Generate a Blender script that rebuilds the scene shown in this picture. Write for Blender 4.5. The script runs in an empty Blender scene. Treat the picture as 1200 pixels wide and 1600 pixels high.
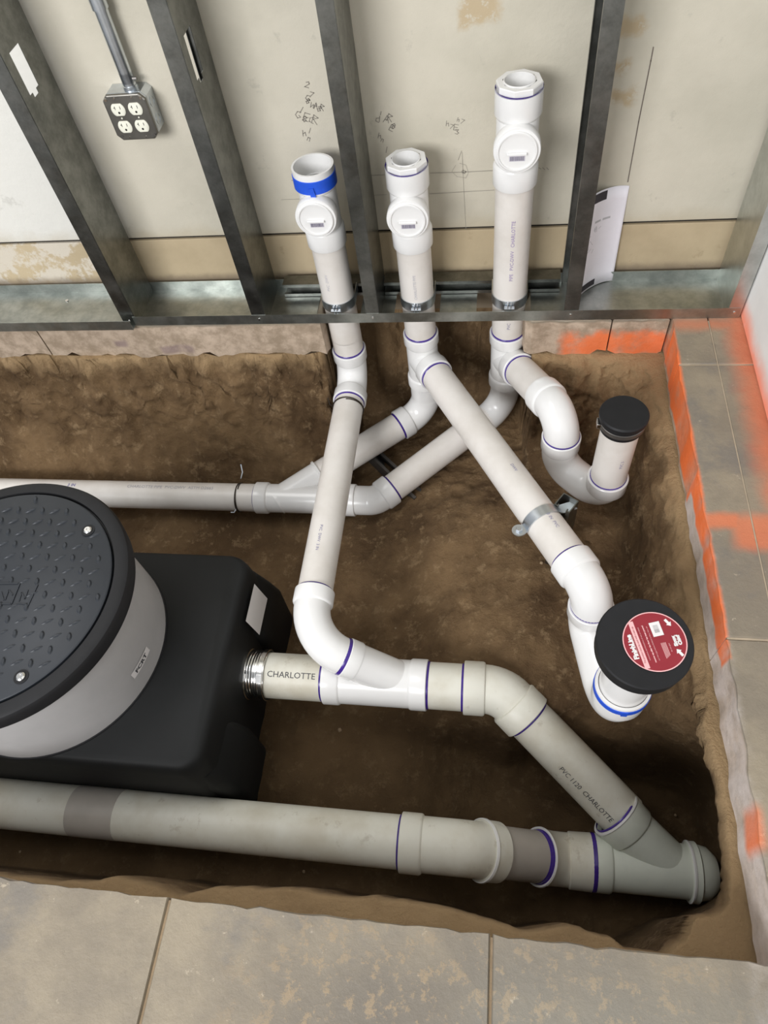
import bpy, bmesh, math, random
from mathutils import Vector, Matrix, noise
random.seed(7)
sc = bpy.context.scene
COL = sc.collection
V = Vector
PI = math.pi
R = math.radians

# ---------------------------------------------------------------- camera
PITCH, ROLL, YAW, FPX, EYE = 0.967720, -0.192145, 0.264529, 1099.011, 1.30
def cam_axes():
    cy, sy = math.cos(YAW), math.sin(YAW)
    rz = lambda a: V((cy*a[0]-sy*a[1], sy*a[0]+cy*a[1], a[2]))
    fwd = rz((0, math.cos(PITCH), -math.sin(PITCH)))
    up = rz((0, math.sin(PITCH), math.cos(PITCH)))
    rt = rz((1, 0, 0))
    c, s = math.cos(ROLL), math.sin(ROLL)
    return c*rt+s*up, -s*rt+c*up, fwd
RT, UP, FW = cam_axes()
cam_d = bpy.data.cameras.new('camera'); cam = bpy.data.objects.new('camera', cam_d); COL.objects.link(cam)
cam_d.sensor_fit = 'VERTICAL'; cam_d.sensor_height = 32.0; cam_d.lens = FPX/1600*32.0
cam_d.clip_start = 0.02
cam.matrix_world = Matrix(((RT.x, UP.x, -FW.x, 0), (RT.y, UP.y, -FW.y, 0), (RT.z, UP.z, -FW.z, EYE), (0, 0, 0, 1)))
sc.camera = cam
# survey helpers: a sight line of the photograph met with a level, or with a plane parallel to the wall
def ray(x, y): return FW + RT*((x-600)/FPX) - UP*((y-800)/FPX)
def S(x, y, z):
    d = ray(x, y); return V((0, 0, EYE)) + d*((z-EYE)/d.z)
def SY(x, y, Y):
    d = ray(x, y); return V((0, 0, EYE)) + d*(Y/d.y)

# ---------------------------------------------------------------- world, light, exposure
w = bpy.data.worlds.new('room_light'); sc.world = w; w.use_nodes = True
w.node_tree.nodes['Background'].inputs[0].default_value = (0.93, 0.96, 1.0, 1)
w.node_tree.nodes['Background'].inputs[1].default_value = 0.44
def area(name, loc, tgt, sx, sy, e, col):
    l = bpy.data.lights.new(name, 'AREA'); l.shape = 'RECTANGLE'; l.size = sx; l.size_y = sy; l.energy = e; l.color = col
    o = bpy.data.objects.new(name, l); COL.objects.link(o); o.location = loc
    o.rotation_euler = (V(tgt)-V(loc)).to_track_quat('-Z', 'Y').to_euler()
area('ceiling_light', (-1.6, 0.9, 3.0), (-0.6, 1.2, 0), 1.4, .9, 22, (1, .98, .95))
area('shopfront_daylight', (-2.0, -3.0, 2.5), (-.2, 1.4, 0.1), 2.4, 1.5, 176, (.98, .985, 1))
sc.view_settings.view_transform = 'Standard'; sc.view_settings.look = 'None'
sc.view_settings.gamma = 1; sc.view_settings.use_curve_mapping = False
sc.view_settings.exposure = 0.30

# ---------------------------------------------------------------- materials
def srgb(r, g, b):
    f = lambda c: (c/255/12.92) if c/255 <= .04045 else ((c/255+.055)/1.055)**2.4
    return (f(r), f(g), f(b), 1)
class NT:
    def __init__(s, name):
        s.m = bpy.data.materials.new(name); s.m.use_nodes = True
        s.n = s.m.node_tree.nodes; s.l = s.m.node_tree.links
        s.b = s.n['Principled BSDF']
        s.tc = s.n.new('ShaderNodeTexCoord').outputs['Object']
    def inp(s, sock, v):
        if hasattr(v, 'is_output') or isinstance(v, bpy.types.NodeSocket): s.l.new(v, sock)
        else: sock.default_value = v
    def noise(s, scale, detail=5, rough=.6, stretch=None, vec=None):
        n = s.n.new('ShaderNodeTexNoise'); n.inputs['Scale'].default_value = scale
        n.inputs['Detail'].default_value = detail; n.inputs['Roughness'].default_value = rough
        v = vec or s.tc
        if stretch:
            mp = s.n.new('ShaderNodeMapping'); mp.inputs['Scale'].default_value = stretch; s.l.new(v, mp.inputs[0]); v = mp.outputs[0]
        s.l.new(v, n.inputs['Vector']); return n.outputs['Fac']
    def ramp(s, fac, lo, hi):
        n = s.n.new('ShaderNodeMapRange'); n.interpolation_type = 'SMOOTHSTEP'
        s.inp(n.inputs['Value'], fac); n.inputs['From Min'].default_value = lo; n.inputs['From Max'].default_value = hi
        return n.outputs[0]
    def math(s, op, a, b=0.0):
        n = s.n.new('ShaderNodeMath'); n.operation = op; s.inp(n.inputs[0], a); s.inp(n.inputs[1], b); return n.outputs[0]
    def mix(s, fac, a, b):
        n = s.n.new('ShaderNodeMix'); n.data_type = 'RGBA'
        s.inp(n.inputs['Factor'], fac); s.inp(n.inputs['A'], a); s.inp(n.inputs['B'], b); return n.outputs['Result']
    def xyz(s):
        n = s.n.new('ShaderNodeSeparateXYZ'); s.l.new(s.tc, n.inputs[0]); return n.outputs
    def box(s, x=None, y=None, z=None, soft=.02, wob=0.0, wscale=12):
        """soft-edged box mask in object space: min over axes, edge disturbed by noise"""
        X = s.xyz(); out = None; nz = None
        if wob:
            nz = s.math('MULTIPLY', s.math('SUBTRACT', s.noise(wscale, 4), .5), wob*2)
        for ax, r in zip(X, (x, y, z)):
            if r is None: continue
            v = s.math('ADD', ax, nz) if nz is not None else ax
            a = s.ramp(v, r[0]-soft, r[0]+soft); b = s.math('SUBTRACT', 1.0, s.ramp(v, r[1]-soft, r[1]+soft))
            m = s.math('MULTIPLY', a, b)
            out = m if out is None else s.math('MULTIPLY', out, m)
        return out
    def bump(s, h, dist, strength=1.0):
        n = s.n.new('ShaderNodeBump'); n.inputs['Distance'].default_value = dist; n.inputs['Strength'].default_value = strength
        s.l.new(h, n.inputs['Height']); s.l.new(n.outputs[0], s.b.inputs['Normal'])
    def done(s, col, rough=.5, metal=0.0, spec=.5):
        s.inp(s.b.inputs['Base Color'], col); s.inp(s.b.inputs['Roughness'], rough); s.inp(s.b.inputs['Metallic'], metal)
        s.b.inputs['Specular IOR Level'].default_value = spec
        return s.m
def simple(name, c, rough=.5, metal=0.0, var=.12, scale=20, bump=0.0, spec=.5):
    t = NT(name); n = t.noise(scale)
    d = tuple(x*(1-var) for x in c[:3])+(1,); u = tuple(min(1, x*(1+var)) for x in c[:3])+(1,)
    if bump: t.bump(t.noise(scale*4), bump)
    return t.done(t.mix(t.ramp(n, .3, .7), d, u), rough, metal, spec)

PVC = simple('pvc_white', srgb(228, 227, 225), .22, var=.025, scale=6)
def pipe_mat():
    t = NT('pvc_pipe'); c = t.mix(t.ramp(t.noise(7), .35, .7), srgb(223, 218, 212), srgb(210, 204, 196))
    return t.done(c, .34)
PIPE = pipe_mat()
def pvc_old():
    t = NT('pvc_dusty'); c = t.mix(t.ramp(t.noise(8), .35, .75), srgb(216, 214, 202), srgb(198, 192, 175))
    c = t.mix(t.math('MULTIPLY', t.ramp(t.noise(26, 6, .7), .58, .72), .35), c, srgb(140, 122, 96))
    return t.done(c, .45)
PVCD = pvc_old()
PVC_SHADE = simple('pvc_shadow_grey', srgb(172, 165, 156), .45, var=.05)  # darker PVC colour standing for cast shadow on the main pipe
PRIMER = simple('purple_primer', srgb(62, 38, 128), .25, var=.15, scale=60)
BLUE = simple('blue_tape', srgb(28, 82, 205), .5, var=.08, scale=40)
INK = simple('print_ink', srgb(140, 136, 168), .5)
INKD = simple('print_ink_dark', srgb(70, 70, 74), .5)
BLACK = simple('black_rubber', srgb(25, 25, 27), .6, var=.12, scale=30, spec=.35)
TANKB = simple('black_polyethylene', srgb(22, 23, 23), .62, var=.12, scale=9, bump=.0004, spec=.3)
LIDB = simple('lid_plastic', srgb(36, 40, 46), .48, var=.1, scale=9, bump=.0003)
GREYP = simple('riser_grey', srgb(172, 170, 169), .5, var=.05, scale=8, bump=.0003)
STEEL = simple('polished_steel', (.75, .74, .72, 1), .18, 1.0, var=.08)
ZINC = simple('zinc_plate', (.62, .66, .70, 1), .32, 1.0, var=.1)
WIRE = simple('tie_wire', srgb(70, 62, 55), .4, .7)
DARKM = simple('dark_steel', (.16, .15, .14, 1), .45, .8)
RED = simple('label_red', srgb(140, 32, 44), .4, var=.04)
WHITE = simple('label_white', srgb(226, 222, 220), .45, var=.02)
PINK = simple('label_pink', srgb(232, 178, 178), .45, var=.02)
IVORY = simple('receptacle_ivory', srgb(232, 230, 214), .35, var=.02)
def galv():
    t = NT('galvanised_steel')
    c = t.mix(t.ramp(t.noise(14, 5, .7), .3, .7), (.15, .155, .145, 1), (.27, .275, .26, 1))
    r = t.math('ADD', t.math('MULTIPLY', t.noise(30, 5), .25), .22)
    return t.done(c, r, 1.0)
GALV = galv()
def track_m():
    t = NT('galvanised_track')
    c = t.mix(t.ramp(t.noise(14, 5, .7), .3, .7), (.33, .35, .33, 1), (.52, .54, .51, 1))
    m = t.box(x=(.40, .70), y=(1.40, 1.49), soft=.03, wob=.02)
    c = t.mix(t.math('MULTIPLY', m, .75), c, srgb(150, 72, 56))
    r = t.math('ADD', t.math('MULTIPLY', t.noise(30, 5), .25), .25)
    return t.done(c, r, t.math('SUBTRACT', 1.0, t.math('MULTIPLY', m, .8)))
TRACKM = track_m()
def stud_end():
    t = NT('galvanised_steel_sprayed')
    c = t.mix(t.ramp(t.noise(14, 5, .7), .3, .7), (.45, .47, .45, 1), (.60, .62, .60, 1))
    m = t.box(z=(-.05, .09), y=(1.40, 1.53), soft=.04, wob=.03)
    c = t.mix(t.math('MULTIPLY', m, .8), c, srgb(205, 110, 80))
    return t.done(c, .35, t.math('SUBTRACT', 1.0, t.math('MULTIPLY', m, .8)))
GALVO = stud_end()
ORANGE = srgb(240, 118, 60)
def concrete():
    t = NT('concrete_slab')
    c = t.mix(t.ramp(t.noise(5, 6, .65), .35, .68), srgb(130, 120, 105), srgb(152, 140, 120))
    c = t.mix(t.math('MULTIPLY', t.ramp(t.noise(3, 6, .7), .52, .66), .6), c, srgb(112, 108, 104))
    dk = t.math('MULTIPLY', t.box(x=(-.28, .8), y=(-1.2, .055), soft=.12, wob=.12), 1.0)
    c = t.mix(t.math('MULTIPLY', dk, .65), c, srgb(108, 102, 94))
    flake = t.math('MULTIPLY', t.ramp(t.noise(30, 9, .78), .52, .58), t.box(x=(-.35, .36), y=(-.4, .08), soft=.10, wob=.1))
    c = t.mix(t.math('MULTIPLY', flake, .75), c, srgb(158, 138, 110))
    c = t.mix(t.math('MULTIPLY', t.ramp(t.noise(26, 6, .8), .62, .68), .5), c, srgb(196, 182, 160))
    gm = t.box(x=(.0, .6), y=(-1, .02), soft=.08, wob=.05)
    c = t.mix(t.math('MULTIPLY', gm, .25), c, srgb(150, 150, 140))
    X = t.xyz()
    # fresh saw-cut faces: pale pinkish dust and chalk
    face = t.math('SUBTRACT', 1.0, t.ramp(X[2], -.012, -.004))
    dust = t.mix(t.ramp(t.noise(22, 6, .7), .35, .65), srgb(150, 132, 112), srgb(190, 170, 150))
    c = t.mix(t.math('MULTIPLY', face, .9), c, dust)
    ch = t.box(x=(.40, .452), y=(-.2, 1.0), z=(-.2, -.006), soft=.012, wob=.012, wscale=30)
    c = t.mix(t.math('MULTIPLY', ch, .7), c, srgb(226, 216, 212))
    for (x0, x1, z0, z1) in ((-.985, -.885, -.108, -.080), (-1.125, -1.085, -.080, -.058)):
        c = t.mix(t.math('MULTIPLY', t.box(x=(x0, x1), y=(1.40, 1.495), z=(z0, z1), soft=.007, wob=.008, wscale=20), .6), c, srgb(112, 92, 100))
    yl = t.box(x=(-.068, -.050), y=(1.40, 1.495), z=(-.022, -.004), soft=.004, wob=.004)
    c = t.mix(t.math('MULTIPLY', yl, .6), c, srgb(212, 190, 80))
    rw = t.box(x=(.40, .4535), y=(.98, 1.476), z=(-.100, .01), soft=.006, wob=.006)
    ru = t.box(x=(.40, .4535), y=(.56, 1.05), z=(-.060, .01), soft=.006, wob=.010)
    bk = t.math('MULTIPLY', t.box(x=(.18, .455), y=(1.44, 1.50), z=(-.14, -.045), soft=.022, wob=.045, wscale=16), .85)
    wl = t.box(x=(.578, .70), y=(.72, 1.50), z=(-.02, .1), soft=.030, wob=.02)
    cr = t.box(x=(.50, .70), y=(.80, .88), z=(-.02, .1), soft=.018, wob=.015)
    cr2 = t.box(x=(.445, .52), y=(.845, .885), z=(-.02, .1), soft=.012, wob=.012)
    tp = t.math('MULTIPLY', t.box(x=(.45, .62), y=(1.445, 1.485), z=(-.02, .1), soft=.02, wob=.015), .7)
    bl = t.box(x=(.40, .453), y=(.232, .298), z=(-.07, .004), soft=.014, wob=.006)
    sp = t.ramp(t.noise(9, 6, .7), .10, .42)
    tot = rw
    for m, k in ((ru, 1), (bk, 1), (wl, .5), (cr, .55), (cr2, .6), (tp, .6), (bl, 1)):
        tot = t.math('MAXIMUM', tot, t.math('MULTIPLY', m, k))
    tot = t.math('MULTIPLY', tot, sp)
    c = t.mix(tot, c, ORANGE)
    t.bump(t.noise(60, 8, .7), .002)
    return t.done(c, t.math('ADD', t.math('MULTIPLY', t.noise(9), .2), .45))
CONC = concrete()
def soil_m():
    t = NT('damp_soil')
    c = t.mix(t.ramp(t.noise(4, 7, .62), .33, .68), srgb(90, 69, 46), srgb(134, 108, 77))
    c = t.mix(t.math('MULTIPLY', t.ramp(t.noise(22, 9, .78), .52, .64), .55), c, srgb(166, 140, 106))
    c = t.mix(t.math('MULTIPLY', t.ramp(t.noise(46, 9, .8), .58, .68), .35), c, srgb(70, 52, 34))
    c = t.mix(t.math('MULTIPLY', t.ramp(t.noise(9, 6, .7), .56, .70), .45), c, srgb(84, 62, 40))
    X = t.xyz()
    rim = t.ramp(t.math('ADD', X[2], t.math('MULTIPLY', t.math('SUBTRACT', t.noise(10, 5), .5), .14)), -.20, -.11)
    c = t.mix(t.math('MULTIPLY', rim, .85), c, srgb(190, 160, 120))
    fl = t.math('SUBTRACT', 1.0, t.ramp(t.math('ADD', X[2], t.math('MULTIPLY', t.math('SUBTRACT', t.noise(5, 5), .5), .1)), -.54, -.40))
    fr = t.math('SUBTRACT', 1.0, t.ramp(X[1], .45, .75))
    c = t.mix(t.math('MULTIPLY', t.math('MULTIPLY', fl, fr), .6), c, srgb(84, 66, 42))  # soil colour darkened on the front trench floor to stand for its shade
    vo = t.n.new('ShaderNodeTexVoronoi'); vo.inputs['Scale'].default_value = 38; vo.feature = 'SMOOTH_F1'; t.l.new(t.tc, vo.inputs['Vector'])
    t.bump(t.math('ADD', t.math('MULTIPLY', t.noise(22, 10, .75), .8), t.math('MULTIPLY', vo.outputs['Distance'], -.18)), .024)
    return t.done(c, .88, 0, .25)
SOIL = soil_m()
MORTAR = simple('joint_grout', srgb(142, 122, 96), .9, var=.12, scale=40, bump=.001)
def wall_m(name, base, dk, lo=False):
    t = NT(name)
    c = t.mix(t.ramp(t.noise(2.6, 5, .6), .35, .7), base, dk)
    if not lo:
        for (x0, x1, z0, z1) in ((-.085, -.005, .645, .72), (.225, .285, .60, .635), (.235, .265, .53, .555), (.235, .295, .465, .495)):
            m = t.box(x=(x0, x1), z=(z0, z1), soft=.010, wob=.03, wscale=20)
            m = t.math('MULTIPLY', m, t.ramp(t.noise(34, 6, .7), .36, .48))
            c = t.mix(t.math('MULTIPLY', m, .8), c, srgb(186, 164, 128))
        c = t.mix(t.math('MULTIPLY', t.box(x=(-3, -1.03), soft=.05, wob=.02), .7), c, srgb(232, 231, 226))
        X = t.xyz()
        lowm = t.math('SUBTRACT', 1.0, t.ramp(t.math('ADD', X[2], t.math('MULTIPLY', t.math('SUBTRACT', t.noise(9), .5), .09)), .16, .215))
        c = t.mix(t.math('MULTIPLY', lowm, .4), c, srgb(176, 160, 128))
        g = t.ramp(t.noise(12, 6, .7), .62, .72)
        c = t.mix(t.math('MULTIPLY', g, .3), c, srgb(150, 146, 134))
    else:
        pl = t.math('MULTIPLY', t.box(x=(-2, -1.06), z=(.03, .2), soft=.02, wob=.03), t.ramp(t.noise(11, 6, .7), .42, .5))
        c = t.mix(t.math('MULTIPLY', pl, .8), c, srgb(214, 206, 192))
        c = t.mix(t.math('MULTIPLY', t.ramp(t.noise(18, 6, .7), .6, .7), .3), c, srgb(140, 118, 90))
        X = t.xyz()
        c = t.mix(t.math('MULTIPLY', t.math('SUBTRACT', 1.0, t.ramp(t.math('ADD', X[2], t.math('MULTIPLY', t.noise(30, 5), .02)), .03, .062)), .6), c, srgb(92, 80, 72))
    t.bump(t.noise(30, 6, .6), .0015)
    return t.done(c, .75)
WALLU = wall_m('painted_wall', srgb(208, 201, 184), srgb(192, 186, 169))
WALLL = wall_m('wall_base_band', srgb(196, 178, 146), srgb(172, 154, 124), True)
def wallr_m():
    t = NT('white_board')
    X = t.xyz()
    c = t.mix(t.ramp(t.noise(5), .3, .7), srgb(240, 240, 237), srgb(230, 230, 228))
    hz = t.math('ADD', X[2], t.math('MULTIPLY', t.math('SUBTRACT', t.noise(8, 5), .5), .05))
    m = t.math('SUBTRACT', 1.0, t.ramp(hz, .0, .07))
    m = t.math('MULTIPLY', m, .8)
    m = t.math('MULTIPLY', m, t.ramp(X[1], .45, .8))
    c = t.mix(t.math('MULTIPLY', m, t.ramp(t.noise(9, 5), .15, .5)), c, srgb(255, 128, 76))
    return t.done(c, .7)
WALLR = wallr_m()
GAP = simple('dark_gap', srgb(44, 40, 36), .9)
PENCIL = simple('pencil', srgb(142, 136, 126), .8)
PENCILL = simple('faint_pencil', srgb(160, 154, 142), .8)
CRACK = simple('wall_joint', srgb(110, 100, 92), .9)
PAPER = simple('sheet_paper', srgb(238, 234, 240), .6, var=.02)
PAPERK = simple('printed_black', srgb(52, 48, 54), .5)
PAPERG = simple('printed_grey', srgb(186, 184, 188), .6)
STRAW = simple('straw', srgb(190, 170, 110), .8)

# ---------------------------------------------------------------- mesh helpers
class MB:
    def __init__(s): s.v = []; s.f = []
    def add(s, vs, fs):
        o = len(s.v); s.v += [V(v) for v in vs]; s.f += [tuple(i+o for i in f) for f in fs]
    def box(s, a, b):
        x0, y0, z0 = a; x1, y1, z1 = b
        s.add([(x0,y0,z0),(x1,y0,z0),(x1,y1,z0),(x0,y1,z0),(x0,y0,z1),(x1,y0,z1),(x1,y1,z1),(x0,y1,z1)],
              [(0,3,2,1),(4,5,6,7),(0,1,5,4),(1,2,6,5),(2,3,7,6),(3,0,4,7)])
    def obox(s, c, ux, uy, uz, hx, hy, hz):
        c = V(c); ux, uy, uz = V(ux).normalized(), V(uy).normalized(), V(uz).normalized()
        vs = [c+ux*hx*a+uy*hy*b+uz*hz*k for k in (-1, 1) for a, b in ((-1,-1),(1,-1),(1,1),(-1,1))]
        s.add(vs, [(0,3,2,1),(4,5,6,7),(0,1,5,4),(1,2,6,5),(2,3,7,6),(3,0,4,7)])
    def rings(s, st, seg=40, caps=(False, False), start=None):
        """st: list of (point, tangent, radius); parallel-transported circles"""
        t0 = V(st[0][1]).normalized()
        n = V(start) if start is not None else (V((0, 0, 1)) if abs(t0.z) < .9 else V((0, 1, 0)))
        n = (n - t0*n.dot(t0)).normalized()
        base = len(s.v)
        for p, t, r in st:
            t = V(t).normalized(); n = (n - t*n.dot(t)).normalized(); b = t.cross(n)
            for k in range(seg):
                a = 2*PI*k/seg; s.v.append(V(p)+(n*math.cos(a)+b*math.sin(a))*r)
        for i in range(len(st)-1):
            for k in range(seg):
                a = base+i*seg+k; b2 = base+i*seg+(k+1) % seg
                s.f.append((a, b2, b2+seg, a+seg))
        if caps[0]: s.f.append(tuple(base+k for k in range(seg))[::-1])
        if caps[1]: s.f.append(tuple(base+(len(st)-1)*seg+k for k in range(seg)))
    def loft(s, outs, caps=(True, True)):
        base = len(s.v); n = len(outs[0])
        for o in outs: s.v += [V(p) for p in o]
        for i in range(len(outs)-1):
            for k in range(n):
                a = base+i*n+k; b = base+i*n+(k+1) % n
                s.f.append((a, b, b+n, a+n))
        if caps[0]: s.f.append(tuple(base+k for k in range(n))[::-1])
        if caps[1]: s.f.append(tuple(base+(len(outs)-1)*n+k for k in range(n)))
def obj(name, mb, mat, parent=None, smooth=35, bevel=0):
    me = bpy.data.meshes.new(name); off = V((0, 0, 0))
    if parent is not None:
        p = parent
        while p is not None: off += V(p.location); p = p.parent
    bm = bmesh.new(); vs = [bm.verts.new(v-off) for v in mb.v]
    for f in mb.f:
        try: bm.faces.new([vs[i] for i in f])
        except ValueError: pass
    bmesh.ops.recalc_face_normals(bm, faces=bm.faces)
    bm.to_mesh(me); bm.free()
    me.materials.append(mat)
    if smooth:
        me.shade_smooth(); me.set_sharp_from_angle(angle=R(smooth))
    o = bpy.data.objects.new(name, me); COL.objects.link(o)
    if parent is not None: o.parent = parent
    if bevel:
        md = o.modifiers.new('bevel', 'BEVEL'); md.width = bevel; md.segments = 2; md.limit_method = 'ANGLE'; md.angle_limit = R(40)
    return o
def thing(name, label, cat, loc=(0, 0, 0), group=None):
    o = bpy.data.objects.new(name, None); COL.objects.link(o); o.location = loc; o.empty_display_size = .05
    o['label'] = label; o['category'] = cat
    if group: o['group'] = group
    return o
def tag(o, label, cat, group=None):
    o['label'] = label; o['category'] = cat
    if group: o['group'] = group
    return o
def struct(name, label=None, cat='structure'):
    o = bpy.data.objects.new(name, None); COL.objects.link(o); o['kind'] = 'structure'
    if label: o['label'] = label; o['category'] = cat
    return o

# writing: a text curve turned into flat mesh, then laid on a surface by a map (u, v) -> point
def text_pts(txt, size, bold=0.0, cut=0):
    cu = bpy.data.curves.new('t', 'FONT'); cu.body = txt; cu.size = size; cu.offset = bold; cu.resolution_u = 2
    ob = bpy.data.objects.new('t', cu); COL.objects.link(ob)
    dg = bpy.context.evaluated_depsgraph_get(); dg.update()
    me = bpy.data.meshes.new_from_object(ob.evaluated_get(dg))
    bpy.data.objects.remove(ob); bpy.data.curves.remove(cu)
    vs = [v.co.copy() for v in me.vertices]; fs = [tuple(p.vertices) for p in me.polygons]; bpy.data.meshes.remove(me)
    return vs, fs
def text_on(name, txt, size, fn, mat, parent, bold=0.0, sx=1.0):
    vs, fs = text_pts(txt, size, bold)
    x1 = max(v.x for v in vs); x0 = min(v.x for v in vs); y0 = min(v.y for v in vs); y1 = max(v.y for v in vs)
    mb = MB(); mb.add([fn((v.x-(x0+x1)/2)*sx, v.y-(y0+y1)/2) for v in vs], fs)
    return obj(name, mb, mat, parent, smooth=0)
def on_pipe(c, axis, toward, r, lift=.0006, flip=1):
    """map text so its baseline runs along axis on the side facing `toward`"""
    a = V(axis).normalized(); n = V(toward); n = (n-a*n.dot(a)).normalized(); b = n.cross(a)*flip
    c = V(c)
    return lambda u, v: c + a*u + (n*math.cos(v/r)+b*math.sin(v/r))*(r+lift)

# ---------------------------------------------------------------- pipe kit
R3, R4 = .0445, .0572
CAMP = V((0, 0, EYE))
def ring(parent, p, d, r, wdt=.0056, mat=None):
    """wet band of purple primer squeezed out at a hub mouth; d points out of the hub"""
    m = MB(); d = V(d).normalized(); p = V(p)
    m.rings([(p-d*.004, d, r), (p-d*.003, d, r+.0014), (p+d*wdt*.7, d, r+.0014), (p+d*wdt, d, r)])
    return obj('primer_ring', m, mat or PRIMER, parent)
def pipe(parent, a, b, r, mat=None, name='pipe', caps=(True, True)):
    m = MB(); a, b = V(a), V(b); d = (b-a).normalized()
    m.rings([(a, d, r), (b, d, r)], caps=caps)
    return obj(name, m, mat or PIPE, parent)
def hub_prof(p, d, r, hl, big=1.14, rb=1.03):
    """stations from the mouth at p running along d into the fitting body"""
    rh = r*big
    return [(p+d*.012, d, r*.985), (p, d, r*1.005), (p, d, rh-.0015), (p+d*.0015, d, rh), (p+d*(hl-.004), d, rh), (p+d*hl, d, rh-.002), (p+d*(hl+.002), d, r*rb)]
def rev(st): return st[::-1]
def bend(parent, A, C, B, r, Rb, hubs=(1, 1), hl=None, mat=None, rings=(1, 1), name='elbow', rmat=None):
    """elbow with corner C between directions A->C and C->B; returns the two mouth points"""
    A, C, B = V(A), V(C), V(B); d1 = (C-A).normalized(); d2 = (B-C).normalized()
    hl = hl or r*.85
    th = d1.angle(d2); t = Rb*math.tan(th/2); n = (d2-d1*d2.dot(d1)).normalized()
    P0 = C-d1*t; cen = P0+n*Rb
    st = []
    if hubs[0]: st += hub_prof(P0-d1*hl, d1, r, hl)
    else: st += [(P0-d1*.004, d1, r)]
    k = max(4, int(th/R(6)))
    for i in range(k+1):
        a = th*i/k
        st.append((cen + (-n*math.cos(a)+d1*math.sin(a))*Rb, d1*math.cos(a)+n*math.sin(a), r*(1.03 if (hubs[0] or hubs[1]) else 1)))
    P1 = C+d2*t
    if hubs[1]:
        st += [(p, d2, q) for p, d, q in rev(hub_prof(P1+d2*hl, -d2, r, hl))]
    else: st += [(P1+d2*.004, d2, r)]
    m = MB(); m.rings(st, 44); o = obj(name, m, mat or PVC, parent)
    m0, m1 = (P0-d1*hl if hubs[0] else P0), (P1+d2*hl if hubs[1] else P1)
    if hubs[0] and rings[0]: ring(o, m0, -d1, r, mat=rmat)
    if hubs[1] and rings[1]: ring(o, m1, d2, r, mat=rmat)
    return m0, m1
def body(parent, a, b, r, hl, hubs=(1, 1), mat=None, name='tee', branch=None, rings=(1, 1), big=1.14):
    """straight fitting a->b (mouth to mouth) with optional branches [(from, mouth, radius, hublen, ring, bend)]"""
    a, b = V(a), V(b); d = (b-a).normalized(); st = []
    st += hub_prof(a, d, r, hl, big) if hubs[0] else [(a, d, r*1.03)]
    st += [(p, d, q) for p, _, q in rev(hub_prof(b, -d, r, hl, big))] if hubs[1] else [(b, d, r*1.03)]
    m = MB(); m.rings(st, 44)
    rg = []
    if hubs[0] and rings[0]: rg.append((a, -d, r))
    if hubs[1] and rings[1]: rg.append((b, d, r))
    for br in branch or []:
        p, q, rr, hh, rn = br[:5]; p, q = V(p), V(q); e = (q-p).normalized()
        m.rings([(p, e, rr*1.03)] + [(x, e, y) for x, _, y in rev(hub_prof(q, -e, rr, hh, big))], 44)
        if rn: rg.append((q, e, rr))
    o = obj(name, m, mat or PVC, parent)
    for g in rg: ring(o, *g)
    return o

def ntan(path):
    out = []
    for i, p in enumerate(path):
        out.append((path[min(i+1, len(path)-1)]-path[max(i-1, 0)]).normalized())
    return out
def wire(name, path, r, mat, parent, seg=8):
    path = [V(p) for p in path]; m = MB(); m.rings([(p, t, r) for p, t in zip(path, ntan(path))], seg, caps=(True, True))
    return obj(name, m, mat, parent)

# ---------------------------------------------------------------- ground: soil of the pit
YB = 1.488      # front face of the wall track and of the back cut
XR = .448       # right saw cut
YF = .072       # front saw cut
def sm(x, a, b):
    t = min(1, max(0, (x-a)/(b-a))); return t*t*(3-2*t)
def nz(x, y, s, z=0): return noise.fractal(V((x*s, y*s, z)), .9, 2.1, 5)
RIMF = [(-900, .01), (0, .006), (100, .012), (150, .024), (220, .016), (270, .007), (350, .028), (450, .034), (550, .032), (650, .036), (730, .032), (800, .022), (860, .010), (950, .026), (1000, .014), (1030, 0), (1085, 0), (1110, .02), (1140, .06), (1300, .08)]
RIMR = [(-.3, .06), (.10, .060), (.13, .045), (.17, .022), (.22, .016), (.30, .012), (.36, .010), (.42, .016), (.47, .030), (.52, .014), (.60, .004), (.9, .0), (1.3, .004), (1.6, .006)]
def interp(T, x):
    if x <= T[0][0]: return T[0][1]
    for (a, u), (b, v) in zip(T, T[1:]):
        if x <= b:
            k = (x-a)/(b-a); k = k*k*(3-2*k); return u+(v-u)*k
    return T[-1][1]
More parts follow.
